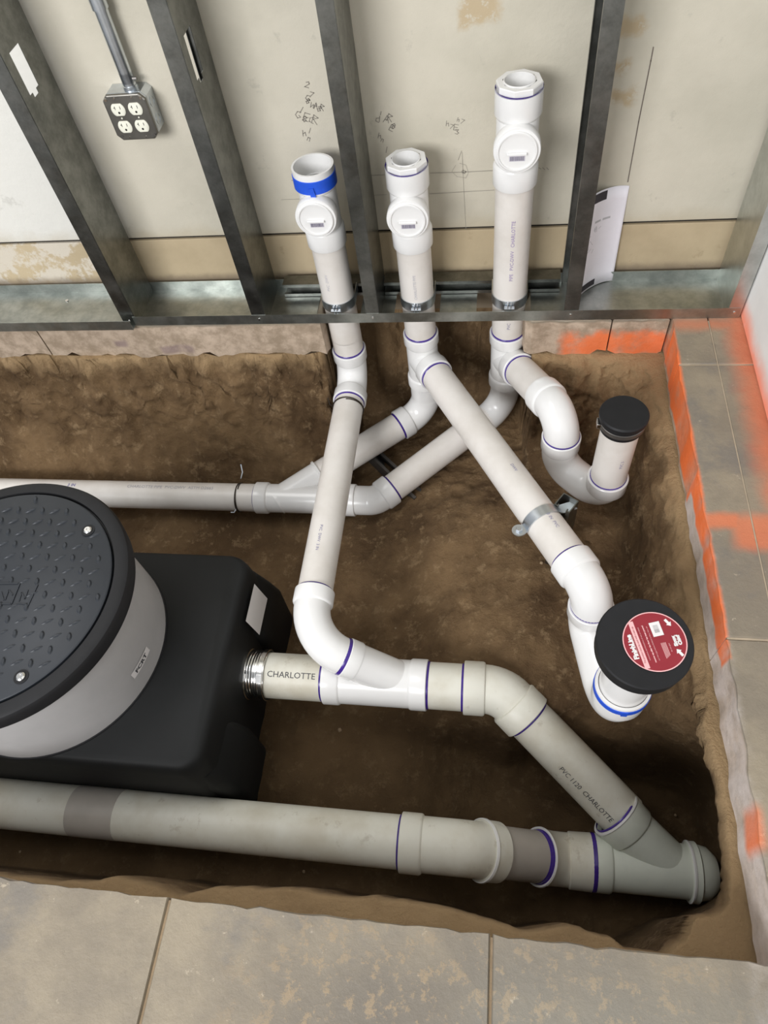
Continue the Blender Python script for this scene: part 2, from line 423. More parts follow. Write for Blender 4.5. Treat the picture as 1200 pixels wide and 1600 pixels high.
def soil_z(x, y):
    # trench floor
    f = -.575 - .125*sm(x, -.22, .05)*(1-sm(y, .50, .60))
    shelf = sm(x+.25*nz(x, y, 3, 4)*.3, -.35, .12)
    f += .055*sm(y, .45, .75)*sm(x, -.62, -.2)
    ys = .535 + .02*nz(x*2, 0, 5, 9) - .03*sm(x, .2, .4)
    scarp = sm(y, ys-.022, ys+.022)
    f += scarp*shelf*.150*(1-sm(y, 1.12, 1.5)*.5*(1-sm(x, .08, .2)))
    f -= .035*math.exp(-((x-.33)/.2)**2-((y-.47)/.05)**2)
    f += .02*math.exp(-((x-.12)/.12)**2-((y-.62)/.07)**2)
    f += .03*sm(y, 1.25, 1.48)*sm(x, -.55, -.75)
    f += .018*nz(x, y, 3.2) + .008*nz(x, y, 11, 3)
    # distances into the pit from each side
    wob = .022*nz(x, y, 7, 5)
    px = (x+.83)/.00105
    rimf = interp(RIMF, px)+.006+.004*nz(x, 0, 14, 2)
    df = (y-YF) - rimf
    rimr = interp(RIMR, y)+.006*nz(0, y, 16, 1)
    dr = (XR-x) - rimr
    # right part below the slab: broader slope
    wr = .045 + .075*sm(y, .52, .70) + .03*sm(y, 1.0, 1.3)
    notch = sm(x, -.50, -.47)*(1-sm(x, .075+.0*y, .11))
    yb = YB+.004 + notch*.24
    db = (yb-y)
    wb = .20 - .06*notch + .05*sm(x, .1, .3)
    if x < -.45: wb = .13
    g = sm(df+wob*.12, -.003, .05)*sm(dr+wob*.25, -.003, wr)
    q = sm(db+wob*1.1, -.002, wb)
    if x < -.45:
        t = min(1, max(0, (db+wob*1.4)/.20)); q = max(0, min(1, .0+ t**.55))
    g *= q
    top = -.118
    lump = (.020*nz(x*1.2, y*1.2+g*.3, 13, 6)+.012*nz(x, y+g*.3, 34, 2)*sm(y, .3, .6))*g*(1-g)*4*(.3+.7*sm(y, .2, .5)) + .004*nz(x, y, 26, 9)*g
    return top + (f-top)*g + lump
def dense(a, b, n, cl):
    """n+1 samples of [a, b], denser near the coordinates cl"""
    N = 2000; w_ = []; acc = [0]
    for i in range(N):
        x = a+(b-a)*(i+.5)/N; k = 1+sum(s*math.exp(-((x-c)/wd)**2) for c, wd, s in cl); acc.append(acc[-1]+k)
    out = []; j = 0
    for i in range(n+1):
        t = acc[-1]*i/n
        while j < N and acc[j+1] < t: j += 1
        fr = (t-acc[j])/(acc[j+1]-acc[j]) if j < N else 0
        out.append(a+(b-a)*(j+fr)/N)
    return out
xs = dense(-2.3, .66, 420, [(.40, .09, 2.5), (-.49, .03, 1.5), (0, .5, .6)])
ys_ = dense(-.25, 1.90, 380, [(.14, .06, 2.5), (1.44, .07, 3), (.53, .04, 1.5)])
mb = MB(); nx, ny = len(xs), len(ys_)
for yy in ys_:
    for xx in xs:
        z = soil_z(xx, yy)
        und = .15*sm(-z, .15, .34)*sm(yy, .12, .26)*sm(xx, .12, .43)*(1-sm(yy, .46, .58))
        k0_ = sm(yy, .25, .5)
        jx = .012*nz(xx*1.5+z*3, yy*1.5, 9, 11); jy = .016*nz(xx*1.5, z*1.5, 13, 15)+.010*nz(xx*1.2, z*1.2, 34, 3)
        k = sm(z, -.60, -.2)*(1-sm(z, -.135, -.12))
        mb.v.append(V((xx+jx*k*(.4+.6*k0_)+und, yy+jy*k*k0_, z)))
mb.f = [(j*nx+i, j*nx+i+1, (j+1)*nx+i+1, (j+1)*nx+i) for j in range(ny-1) for i in range(nx-1)]
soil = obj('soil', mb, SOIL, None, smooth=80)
soil['kind'] = 'structure'; soil['label'] = 'brown damp earth lining the open trench below the cut concrete'

# ---------------------------------------------------------------- concrete floor: slab pieces left by the saw cuts
floor = struct('floor', 'grey worn concrete floor slab cut open around the trench', 'floor')
TH = .112
def slab(poly, rough=(), name='slab'):
    """poly: outline (x, y) anticlockwise; edges whose index is in rough are chipped and uneven"""
    out = []
    n = len(poly)
    for i in range(n):
        a, b = V(poly[i]).to_2d(), V(poly[(i+1) % n]).to_2d()
        out.append((a.x, a.y, 0))
        if i in rough:
            L = (b-a).length; k = max(2, int(L/.022)); d = (b-a)/L; nn = V((d.y, -d.x))
            for j in range(1, k):
                p = a.lerp(b, j/k); amp = .0055*nz(p.x, p.y, 30, 1)
                q = p+nn*(amp-.001); out.append((q.x, q.y, 0))
    bot = []
    for i, (x, y, z) in enumerate(out): bot.append((x, y, -TH-.004*abs(nz(x, y, 25, 3))+(.022*nz(x, y, 16, 8)-.004 if y > 1.4 and x < XR-.01 else 0)))
    top = out
    inset = []
    cx = sum(p[0] for p in out)/len(out); cy = sum(p[1] for p in out)/len(out)
    mid = [(x, y, -.003) for x, y, z in out]
    for x, y, z in out:
        dx, dy = cx-x, cy-y; l = math.hypot(dx, dy); inset.append((x+dx/l*.0025, y+dy/l*.0025, 0))
    m = MB(); m.loft([bot, mid, inset]); return obj(name, m, CONC, floor, smooth=30)
g = .0022
J1, J2, JX = -.516, .021, .541
slab([(-1.30, -1.1), (J1-g, -1.1), (J1-g, YF), (-1.30, YF)], (2,))
slab([(-2.3, -1.1), (-1.30-g, -1.1), (-1.30-g, YF), (-2.3, YF)], (2,))
slab([(J1+g, -1.1), (J2-g, -1.1), (J2-g, YF+.001), (J1+g, YF)], (2,))
slab([(J2+g, -1.1), (XR+.0, -1.1), (XR+.0, YF+.003), (J2+g, YF+.001)], (2,))
for (y0, y1) in ((-1.1, .5995-g), (.5995+g, 1.323-g), (1.323+g, 1.66)):
    slab([(XR+g*.6, y0), (JX-.0015, y0), (JX-.0015, y1), (XR+g*.6+(.004 if y1 > 1.4 else 0), y1)], (3,))
    slab([(JX+.0015, y0), (.70, y0), (.70, y1), (JX+.0015, y1)])
slab([(-1.35+g, YB), (-.482, YB+.004), (-.478, YB+.04), (-.482, 1.70), (-1.35+g, 1.70)], (0, 1, 2))
slab([(-2.3, YB), (-1.35-g, YB), (-1.35-g, 1.70), (-2.3, 1.70)], (0,))
slab([(.082, YB+.006), (.10, YB-.003), (.305-.002, YB-.001), (.305-.002, 1.70), (.11, 1.70), (.075, YB+.05)], (0, 1, 4, 5))
slab([(.305+.002, YB-.001), (XR, YB-.002), (XR, 1.70), (.305+.002, 1.70)], (0,))
m = MB()
for (a, b) in (((J1-g, -1.1), (J1+g, YF-.004)), ((J2-g, -1.1), (J2+g, YF-.004))):
    m.box((a[0], a[1], -.05), (b[0], b[1], -.004))
obj('joint_filler', m, MORTAR, floor, smooth=0)
m = MB(); m.box((JX-.0015, .0, -.05), (JX+.0015, 1.48, -.0012))
for y in (.5995, 1.323): m.box((XR+.004, y-g, -.05), (.70, y+g, -.0022))
obj('joint_filler', m, simple('joint_grout_pale', srgb(176, 160, 138), .9), floor, smooth=0)

# ---------------------------------------------------------------- walls
YW, XW = 1.655, .62
wb = struct('wall_back', 'cream painted block wall behind the steel studs, scuffed, with pencil notes', 'wall')
m = MB(); m.box((-2.3, YW, .171), (.70, YW+.05, 2.5)); obj('upper_panel', m, WALLU, wb, smooth=0, bevel=.002)
m = MB(); m.box((-2.3, YW+.004, -.1), (.70, YW+.05, .160)); obj('lower_band', m, WALLL, wb, smooth=0, bevel=.002)
m = MB(); m.box((-2.3, YW+.012, .10), (.70, YW+.05, .20)); obj('joint_shadow_gap', m, GAP, wb, smooth=0)
wr = struct('wall_right', 'white board wall on the right with orange overspray along its foot', 'wall')
m = MB(); m.box((XW, -1.1, .003), (XW+.03, YB+.01, 2.5)); obj('board', m, WALLR, wr, smooth=0, bevel=.001)
m = MB(); m.box((XW+.031, YB, 0), (XW+.08, 1.70, 2.5)); m.box((XW+.004, YB+.012, 0), (XW+.03, 1.70, 2.5)); obj('board_backing', m, GAP, wr, smooth=0)
# long pencil / scratch line on the right wall board
def wallpt(x, y, off=.0008): return SY(x, y, YW-off)
def stroke(mb, pts, wd, off=.0008):
    P = [wallpt(x, y, off) for x, y in pts]
    for a, b in zip(P, P[1:]):
        d = (b-a); 
        if d.length < 1e-5: continue
        d.normalize(); n = V((-d.z, 0, d.x))*wd
        mb.add([a-n-d*wd, b-n+d*wd, b+n+d*wd, a+n-d*wd], [(0, 1, 2, 3)])
m = MB(); stroke(m, [(1021, 74), (1017, 95), (1008, 140), (998, 190), (989, 240), (981, 284)], .0011)
obj('vertical_crack', m, CRACK, wb, smooth=0)
m = MB()
stroke(m, [(456, 282), (463, 281)], .0012); stroke(m, [(560, 274.5), (604, 273)], .0006)
stroke(m, [(672, 270.5), (724, 269), (770, 266.5)], .0009); stroke(m, [(440, 312), (470, 311)], .0006); stroke(m, [(568, 306), (604, 304)], .0006)
stroke(m, [(672, 303), (720, 300), (772, 297)], .0008); stroke(m, [(722, 238), (725, 300), (728, 358)], .0005)
stroke(m, [(716, 250), (721, 236)], .0007); stroke(m, [(721, 268), (724, 266), (728, 268), (726, 271), (722, 270)], .0008)
stroke(m, [(712, 258), (706, 268), (714, 276), (728, 278), (732, 270), (728, 258), (718, 255)], .0004)
stroke(m, [(842, 262), (845, 264)], .0008); stroke(m, [(848, 262), (851, 265)], .0008); stroke(m, [(854, 262), (857, 265)], .0008)
obj('pencil_line', m, PENCILL, wb, smooth=0)
# handwritten notes: each glyph a few pencil strokes
def glyph(mb, cx, cy, s, shape, rot=0.0, wd=.0008):
    for st in shape:
        c, q = math.cos(rot), math.sin(rot)
        stroke(mb, [(cx+(u*c-v*q)*s, cy+(u*q+v*c)*s) for u, v in st], wd)
G = {'3': [[(-.4, -.5), (.3, -.5), (0, -.05), (.4, .2), (.1, .5), (-.4, .4)]], 'E': [[(.4, -.5), (-.3, -.5), (-.3, .5), (.4, .5)], [(-.3, 0), (.3, 0)]],
     'A': [[(-.4, .5), (0, -.5), (.4, .5)], [(-.2, .1), (.25, .1)]], '8': [[(0, -.5), (-.3, -.25), (.3, .2), (0, .5), (-.3, .2), (.3, -.25), (0, -.5)]],
     'G': [[(.3, -.4), (-.2, -.4), (-.4, .1), (0, .5), (.4, .3), (.1, .1)]], 'l': [[(0, -.5), (0, .5)]], 'h': [[(-.2, -.5), (-.2, .5)], [(-.2, .1), (.2, -.1), (.3, .5)]],
     'n': [[(-.3, .4), (-.3, -.2), (.1, -.2), (.2, .4)]], 'C': [[(.3, -.4), (-.3, -.2), (-.3, .3), (.3, .5)]], '7': [[(-.3, -.5), (.4, -.5), (-.1, .5)]],
     'W': [[(-.5, -.4), (-.3, .4), (0, -.2), (.3, .4), (.5, -.4)]], 'R': [[(-.3, .5), (-.3, -.5), (.3, -.3), (-.2, 0), (.4, .5)]], '2': [[(-.3, -.3), (.1, -.5), (.3, -.2), (-.3, .5), (.4, .5)]]}
m = MB()
for ch, x, y, s, r in (('2', 480, 132, 9, .3), ('G', 481, 153, 9, .2), ('7', 486, 148, 8, .3), ('8', 481, 158, 8, .4), ('W', 489, 165, 9, .4), ('A', 493, 165, 8, .2), ('8', 499, 170, 9, .5), ('R', 503, 168, 9, .3),
                     ('G', 466, 179, 11, .2), ('l', 471, 172, 10, .5), ('E', 478, 183, 12, .3), ('8', 476, 186, 9, .2), ('C', 487, 187, 11, .2), ('R', 492, 187, 13, .3), ('l', 484, 204, 8, .3), ('h', 475, 208, 9, -.1), ('n', 483, 217, 8, .4)):
    glyph(m, x, y, s, G[ch], r)
for ch, x, y, s, r in (('l', 595, 177, 5, .2), ('C', 590, 187, 8, .2), ('l', 593, 186, 9, .1), ('A', 604, 186, 11, .2), ('R', 609, 184, 11, .3), ('E', 612, 200, 9, .5), ('8', 615, 197, 8, .3), ('h', 593, 212, 8, .2), ('n', 598, 219, 7, .4), ('l', 604, 234, 9, .2)):
    glyph(m, x, y, s, G[ch], r)
for ch, x, y, s, r in (('h', 699, 193, 8, .1), ('7', 705, 198, 7, .3), ('E', 712, 199, 9, .2), ('3', 714, 206, 7, .1), ('h', 716, 187, 6, .3), ('7', 722, 190, 7, .4)):
    glyph(m, x, y, s, G[ch], r, .0006)
obj('pencil_note', m, PENCIL, wb, smooth=0)

# ---------------------------------------------------------------- bottom tracks
def track(label, x0, x1, y0, notches=()):
    t = thing('floor_track', label, 'metal track', ((x0+x1)/2, y0, 0))
    m = MB(); m.box((x0, y0, .0005), (x1, y0+.0015, .032)); obj('front_flange', m, TRACKM, t, smooth=0)
    m = MB(); m.box((x0, YW-.0145, .0005), (x1, YW-.013, .032)); obj('back_flange', m, TRACKM, t, smooth=0)
    m = MB(); x = x0
    for a, b in notches:
        m.box((x, y0+.0015, .0005), (a, YW-.0145, .002)); m.box((a, 1.606, .0005), (b, YW-.0145, .002)); x = b
    m.box((x, y0+.0015, .0005), (x1, YW-.0145, .002)); obj('web', m, TRACKM, t, smooth=0)
    return t
track('short bright galvanised floor track left of the leftmost steel stud', -2.2, -1.028, 1.470)
tr = track('long galvanised floor track bridging the trench where the three white pipes pass', -1.026, .612, YB, ((-.495, -.37), (-.275, -.150), (-.05, .095)))
m = MB()
for x, y in ((-1.285, 1.60),):
    m.rings([(V((x, y, .002)), V((0, 0, 1)), .006), (V((x, y, .005)), V((0, 0, 1)), .005)], 12, (True, True))
sc_ = obj('screw_head', m, STEEL, bpy.data.objects['floor_track'])

# ---------------------------------------------------------------- steel studs
def hole_plate(mb, x, y0, y1, z0, z1, t, hz, hw, hh):
    """web in the YZ plane at x with a punched slot (long hole with a narrower lower notch)"""
    yc = y0+(y1-y0)*.36
    zs = [z0, hz-hh*.62, hz-hh*.5, hz+hh*.5, z1]
    # columns
    for za, zb, w_ in ((zs[0], zs[1], 0), (zs[1], zs[2], hw*.45), (zs[2], zs[3], hw), (zs[3], zs[4], 0)):
        if w_ == 0: mb.box((x, y0, za), (x+t, y1, zb))
        else:
            mb.box((x, y0, za), (x+t, yc-w_/2, zb)); mb.box((x, yc+w_/2, za), (x+t, y1, zb))
def stud(label, xw, side, hz, fw=.038, y0=YB+.002, mat=None, ztop=2.4):
    """xw: plane of the web; side -1: flanges run to the left of it"""
    mat = mat or GALV
    t = thing('steel_stud', label, 'metal stud', (xw, (y0+YW)/2, 0), 'upright steel wall studs')
    y1 = YW-.016; k = .0012
    m = MB(); hole_plate(m, xw, y0, y1, .002, ztop, k, hz, .048, .085); obj('web', m, mat, t, smooth=0)
    xe = xw+side*fw
    m = MB(); m.box((min(xw, xe), y0-.0012, .002), (max(xw, xe), y0, ztop)); m.box((min(xe, xe-side*k), y0, .002), (max(xe, xe-side*k), y0+.009, ztop))
    obj('front_flange', m, mat, t, smooth=0)
    m = MB(); m.box((min(xw, xe), y1, .002), (max(xw, xe), y1+.0012, ztop)); m.box((min(xe, xe-side*k), y1-.009, .002), (max(xe, xe-side*k), y1, ztop))
    obj('back_flange', m, mat, t, smooth=0)
    m = MB(); m.rings([(V((xw+side*fw*.5, y0-.0012, .018)), V((0, -1, 0)), .004), (V((xw+side*fw*.5, y0-.004, .018)), V((0, -1, 0)), .003)], 12, (True, True))
    obj('screw_head', m, STEEL, t)
    return t
stud('leftmost steel stud, ending beside the short bright track', -1.020, -1, .665, .040)
stud('steel stud just right of the metal outlet box', -.632, -1, .672, .038)
stud('steel stud between the blue-taped pipe and the short bushed pipe', -.312, -1, 1.2, .034)
stud('steel stud right of the tall white pipe, in front of the leaning sheet', .214, -1, 1.2, .036)
stud('corner steel stud against the white right wall, sprayed orange at its foot', .583, 1, 1.2, .033, mat=GALVO)

# ---------------------------------------------------------------- slotted strut behind the stacks with pipe clamps
def strut(name, label, a, b, up, facing, parent=None, wdt=.041, dep=.041, mat=None, open_w=.022, cat='strut'):
    """C channel from a to b, its slot looking along `facing`"""
    a, b = V(a), V(b); d = (b-a).normalized(); f = V(facing); f = (f-d*f.dot(d)).normalized(); u = d.cross(f)
    h, o_, k, lip = wdt/2, open_w/2, .0025, .007
    # profile in (f, u); f=0 at back, dep at open face
    prof = [(0, -h), (dep, -h), (dep, -o_), (dep-lip, -o_), (dep-lip, -o_-k), (dep-k, -o_-k), (dep-k, -h+k), (k, -h+k), (k, h-k), (dep-k, h-k), (dep-k, o_+k), (dep-lip, o_+k), (dep-lip, o_), (dep, o_), (dep, h), (0, h)]
    outs = [[p+f*x+u*y for x, y in prof] for p in (a, b)]
    m = MB(); m.loft(outs); o = obj(name, m, mat or GALV, parent, smooth=0)
    if parent is None: tag(o, label, cat)
    return o
strut('strut_channel', 'slotted steel strut low behind the blue-taped pipe, left of the third stud', (-.60, 1.640, .024), (-.350, 1.640, .024), None, (0, -1, 0), cat='strut channel')
strut('strut_channel', 'slotted steel strut low behind the two right-hand upright pipes', (-.308, 1.640, .024), (.172, 1.640, .024), None, (0, -1, 0), cat='strut channel')

# ---------------------------------------------------------------- the three upright stacks
STY = 1.55
def clamp(x, parent, z=.036):
    m = MB(); n = 28; r0, r1 = R3+.0004, R3+.0028
    outs = []
    for i in range(n+1):
        a = PI + PI*i/n
        for_ = V((math.cos(a), math.sin(a), 0))
        c = V((x, STY, z)); outs.append([c+for_*r0+V((0, 0, -.014)), c+for_*r1+V((0, 0, -.014)), c+for_*r1+V((0, 0, .014)), c+for_*r0+V((0, 0, .014))])
    for s_ in (1,):
        c = V((x+R3, STY+.048, z)); outs.append([c+V((.0004, 0, -.014)), c+V((.0028, 0, -.014)), c+V((.0028, 0, .014)), c+V((.0004, 0, .014))])
    m.loft(outs)
    m.box((x-R3-.0028, STY, z-.014), (x-R3-.0004, STY+.048, z+.014))
    # split ears and bolt at the front
    for k in (-1, 1):
        m.box((x+k*.004-.001, STY-R3-.013, z-.013), (x+k*.004+.001, STY-R3-.001, z+.013))
    o = obj('pipe_clamp', m, ZINC, parent, smooth=30)
    m = MB(); m.rings([(V((x-.013, STY-R3-.008, z)), V((1, 0, 0)), .0045), (V((x+.013, STY-R3-.008, z)), V((1, 0, 0)), .0045)], 8, (True, True)); obj('bolt', m, ZINC, o)
def cleanout(t, x, zt, kind, zc=None):
    """cleanout tee whose top mouth is at zt; the plug looks at the camera side (-Y)"""
    L = .205; zb = zt-L; zc = zt-.098; c = V((x, STY, zc))
    st = []
    r = R3
    if kind == 'open':
        top = [(V((x, STY, zt-.06)), r*.86), (V((x, STY, zt-.045)), r*.88), (V((x, STY, zt-.044)), r*1.0), (V((x, STY, zt)), r*1.02), (V((x, STY, zt)), r*1.13), (V((x, STY, zt-.046)), r*1.14), (V((x, STY, zt-.05)), r*1.10), (V((x, STY, zt-.054)), r*1.03)]
    else:
        top = [(V((x, STY, zt-.03)), r*1.0), (V((x, STY, zt)), r*1.01), (V((x, STY, zt)), r*1.13), (V((x, STY, zt-.046)), r*1.14), (V((x, STY, zt-.05)), r*1.10), (V((x, STY, zt-.054)), r*1.03)]
    dn = V((0, 0, -1))
    st = [(p, dn, q) for p, q in top]
    st += [(V((x, STY, zb+.052)), dn, r*1.03), (V((x, STY, zb+.048)), dn, r*1.10), (V((x, STY, zb+.044)), dn, r*1.14), (V((x, STY, zb+.002)), dn, r*1.14), (V((x, STY, zb)), dn, r*1.12), (V((x, STY, zb)), dn, r)]
    m = MB(); m.rings(st, 48)
    f = V((0, -1, 0))
    # sanitary branch swelling out to the plug
    m.rings([(c, f, r*.9), (c+f*.030, f, r*1.05), (c+f*.040, f, r*1.13), (c+f*.062, f, r*1.13), (c+f*.064, f, r*1.10), (c+f*.064, f, r*.97), (c+f*.058, f, r*.97)], 48)
    tee = obj('cleanout_tee', m, PVC, t)
    m = MB(); m.rings([(c+f*.050, f, r*.97), (c+f*.068, f, r*.97), (c+f*.0695, f, r*.94), (c+f*.0695, f, r*.88), (c+f*.066, f, r*.86), (c+f*.066, f, r*.05)], 48, (False, True))
    pl = obj('cleanout_plug', m, PVC, tee)
    m = MB(); m.box((x-.021, STY-.0725, zc-.006), (x+.021, STY-.0665, zc-.001)); obj('plug_bar', m, PVC, pl, smooth=0, bevel=.001)
    fn = lambda u, v: V((x+u, STY-.0664, zc-.0145+v))
    m = MB(); m.box((x-.016, STY-.0662, zc-.021), (x+.018, STY-.0660, zc-.009)); obj('ink_label', m, simple('ink_label_pale', srgb(196, 192, 200), .5), pl, smooth=0)
    m = MB()
    xx = x-.014
    while xx < x+.016:
        wd_ = random.uniform(.0006, .0018); m.box((xx, STY-.0667, zc-.0195), (xx+wd_, STY-.0662, zc-.0105)); xx += wd_+random.uniform(.0006, .0012)
    obj('barcode_print', m, simple('ink_grey_violet', srgb(120, 116, 132), .5), pl, smooth=0)
    return zb
def stack(label, x, zt, kind, zlow):
    t = thing('drain_stack', label, 'white drain pipe', (x, STY, zlow))
    zb = cleanout(t, x, zt, kind)
    pipe(t, (x, STY, zb+.02), (x, STY, zlow), R3)
    clamp(x, t)
    return t, zb
XA, XB, XC = -.430, -.210, .037
tA, zbA = stack('leftmost upright white pipe with open top hub wrapped in blue tape', XA, .420, 'open', -.10)
# blue tape round the hub
m = MB(); up = V((0, 0, 1)); m.rings([(V((XA, STY, .374)), up, R3*1.13), (V((XA, STY, .375)), up, R3*1.165), (V((XA, STY, .405)), up, R3*1.165), (V((XA, STY, .406)), up, R3*1.13)], 48)
tp = obj('masking_tape', m, BLUE, tA); tp['label'] = 'blue masking tape'
m = MB(); m.obox((XA+.002, STY-R3*1.165-.002, .378), (1, 0, .15), (0, 1, 0), (-.15, 0, 1), .006, .0012, .015); obj('tape_end', m, BLUE, tp, smooth=0)
for x, zt, lab, nm in ((XB, .408, 'short middle upright white pipe with octagonal bushing in its top', 'B'), (XC, .562, 'tallest upright white pipe with octagonal bushing in its top', 'C')):
    t, zb = stack(lab, x, zt, 'bush', -.10)
    if nm == 'B': tB = t
    else: tC = t
    ring(t, (x, STY, zb), (0, 0, -1), R3, .003)
    # octagonal reducing bushing
    m = MB(); rr = R3*1.10
    oc = lambda r_, z, n=8: [V((x+r_*math.cos(2*PI*(k+.5)/n+.2), STY+r_*math.sin(2*PI*(k+.5)/n+.2), z)) for k in range(n)]
    m.loft([oc(rr, zt+.002), oc(rr, zt+.013), oc(rr*.97, zt+.015)], (False, False))
    def circ8(r_, z): return oc(r_, z)
    m.loft([oc(rr*.97, zt+.015), oc(R3*.80, zt+.015)], (False, False))
    o = obj('octagonal_bushing', m, PVC, t, smooth=25)
    m = MB(); m.rings([(V((x, STY, zt-.02)), up, R3*.99), (V((x, STY, zt+.013)), up, R3*.99), (V((x, STY, zt+.0148)), up, R3*.93), (V((x, STY, zt+.0150)), up, R3*.86), (V((x, STY, zt+.006)), up, R3*.84), (V((x, STY, zt+.006)), up, R3*.76),
        (V((x, STY, zt+.016)), up, R3*.75), (V((x, STY, zt+.017)), up, R3*.70), (V((x, STY, zt-.03)), up, R3*.66), (V((x, STY, zt-.03)), up, R3*.50), (V((x, STY, zt-.07)), up, R3*.50)], 48)
    obj('bushing_socket', m, PVC, o)
    m = MB(); m.rings([(V((x, STY, zt-.001)), up, R3*1.06), (V((x, STY, zt+.004)), up, R3*1.125)], 48); obj('primer_ring', m, PRIMER, o)
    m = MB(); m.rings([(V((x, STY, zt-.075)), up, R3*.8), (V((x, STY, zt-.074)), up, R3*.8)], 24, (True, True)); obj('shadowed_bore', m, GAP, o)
# faded factory print running down the uprights
def print_line(t, c, axis, toward, r, txt, size, mat=None, name='factory_print', flip=1, sx=1.0):
    return text_on(name, txt, size, on_pipe(c, axis, toward, r, flip=flip), mat or INK, t, bold=.0, sx=sx)
print_line(tC, (XC, STY, .20), (0, 0, 1), (.02, -1, 0), R3, 'PIPE   PVC-DWV   CHARLOTTE', .0125, simple('violet_print', srgb(150, 132, 178), .5))
print_line(tC, (XC, STY, -.035), (0, 0, 1), (.02, -1, 0), R3, 'PVC', .0125, INK)
print_line(tB, (XB, STY, .10), (0, 0, 1), (.02, -1, 0), R3, 'CHARLOTTE PIPE', .010, simple('faded_print', srgb(178, 176, 184), .5))
print_line(tA, (XA, STY, .12), (0, 0, 1), (-.25, -1, 0), R3, 'PVC  DWV', .011, simple('faded_print_2', srgb(186, 184, 192), .5))

# ---------------------------------------------------------------- diagonal branch from the left stack to the interceptor line
BR = V((0, 0, 0))
cA = V((XA, STY, -.265))
c2 = S(478, 1003, -.245)
ZM = -.385
c3 = S(640, 1066, ZM)
tbr = thing('branch_drain', 'white pipe running from under the blue-taped upright down to the large wye', 'white drain pipe', (c2.x, c2.y, c2.z))
e1a, e1b = bend(tbr, V((XA, STY, 0)), cA, c2, R3, .075, rings=(1, 1))
e2a, e2b = bend(tbr, cA, c2, c3, R3, .110, hubs=(1, 0), rings=(1, 0))
pipe(tbr, e1b, e2a, R3)
pipe(tbr, e1a, (XA, STY, -.098), R3)
db = (c2-cA).normalized()
# purple ring seen under the wire, black tie wire
def tie(parent, c, d, r, loops=2, tail=None, mat=None):
    d = V(d).normalized(); n = V((0, 0, 1)); n = (n-d*n.dot(d)).normalized(); b = d.cross(n)
    P = []
    for i in range(loops*28+1):
        a = 2*PI*i/28; P.append(V(c)+d*(.0035*math.sin(a*.5+.6)+.003*i/28)+(n*math.cos(a)+b*math.sin(a))*(r+.0018))
    return wire('wire_loop', P, .0016, mat or WIRE, parent)
tw = thing('tie_wire', 'dark wire looped round the sloping pipe below the blue-taped upright', 'wire', e1b)
tie(tw, e1b+db*.022, db, R3)
wire('wire_tail', [e1b+db*.02+V((-R3, 0, 0)), e1b+db*.02+V((-R3-.012, .0, .010)), e1b+db*.02+V((-R3-.016, .01, .03))], .0014, WIRE, tw)
text_on('factory_print', 'PVC  DWV  3 IN', .011, on_pipe(cA.lerp(c2, .70), db, V((0, 0, 1))+V((-.05, 0, 0)), R3), INK, tbr)

# ---------------------------------------------------------------- interceptor outlet line (large pipe)
p0 = S(378, 1052, ZM); cE = S(783, 1078, ZM)
yM = (p0.y+cE.y)/2
p0.y = cE.y = yM
c3 = V((c3.x, yM, ZM))
tml = thing('interceptor_line', 'large white pipe line from the black tank through two fittings to the lower wye', 'white drain pipe', p0)
X1 = V((1, 0, 0))
xa, xb = S(503, 1060, ZM+.04).x, S(666, 1068, ZM+.04).x
yb = body(tml, (xa, yM, ZM), (xb, yM, ZM), R4, .042, name='wye', big=1.10, branch=[(c3, e2b+(c3-e2b).normalized()*.004, R3, .034, 0)])
ring(yb, e2b+(c3-e2b).normalized()*.003, -(c3-e2b), R3*1.02, .008)
# end line: elbow and diagonal
ZW = -.585
cW = S(1040, 1343, ZW)
e3a, e3b = bend(tml, p0, cE, cW, R4, .10, hl=.050, name='elbow', mat=PVCD)
pipe(tml, (xb-.01, yM, ZM), e3a+X1*.01, R4, PVCD)
pipe(tml, (p0.x-.02, yM, ZM), (xa+.01, yM, ZM), R4, PVCD)
dW = (cW-cE).normalized()
wmouth = S(1003, 1288, ZW+.02)
# project mouth on the diagonal axis
k = (S(972, 1272, -.50)-cE).dot(dW)
wy1 = cE+dW*k
pipe(tml, e3b-dW*.01, wy1+dW*.02, R4*.985, PVCD)
tx = S(448, 1041, ZM+R4)
text_on('factory_print', 'CHARLOTTE  PIPE', .0205, on_pipe((S(455, 1050, ZM).x+.042, yM, ZM), (1, 0, 0), V((0, -.30, 1)), R4, flip=1), INKD, tml, sx=1.05)
mid = cE.lerp(cW, .545)
text_on('factory_print', 'PVC 1120  CHARLOTTE', .0172, on_pipe(mid, dW, V((-.62, -.65, 1)), R4*.985, flip=1), INKD, tml, sx=.92)
# shielded steel coupling at the tank
cp = thing('steel_coupling', 'ribbed stainless steel clamp coupling joining the black tank to the large pipe', 'coupling', (p0.x, yM, ZM))
m = MB(); x0 = S(377, 1052, ZM+.045).x; x1 = S(413, 1055, ZM+.045).x
st = []
for i in range(25):
    xx = x0+(x1-x0)*i/24; rr = R4+.004+.0012*abs(math.sin(i*1.15))
    st.append((V((xx, yM, ZM)), X1, rr))
m.rings(st, 48); obj('shield', m, STEEL, cp)
for xx in (x0+.006, x1-.008):
    m = MB(); m.rings([(V((xx-.006, yM, ZM)), X1, R4+.0055), (V((xx-.005, yM, ZM)), X1, R4+.0075), (V((xx+.005, yM, ZM)), X1, R4+.0075), (V((xx+.006, yM, ZM)), X1, R4+.0055)], 48); b_ = obj('band', m, STEEL, cp)
    m = MB(); m.obox((xx, yM-R4*.55, ZM+R4*.95+.002), (1, 0, 0), (0, 1, .5), (0, -.5, 1), .007, .010, .006); obj('worm_screw', m, STEEL, b_, smooth=0)
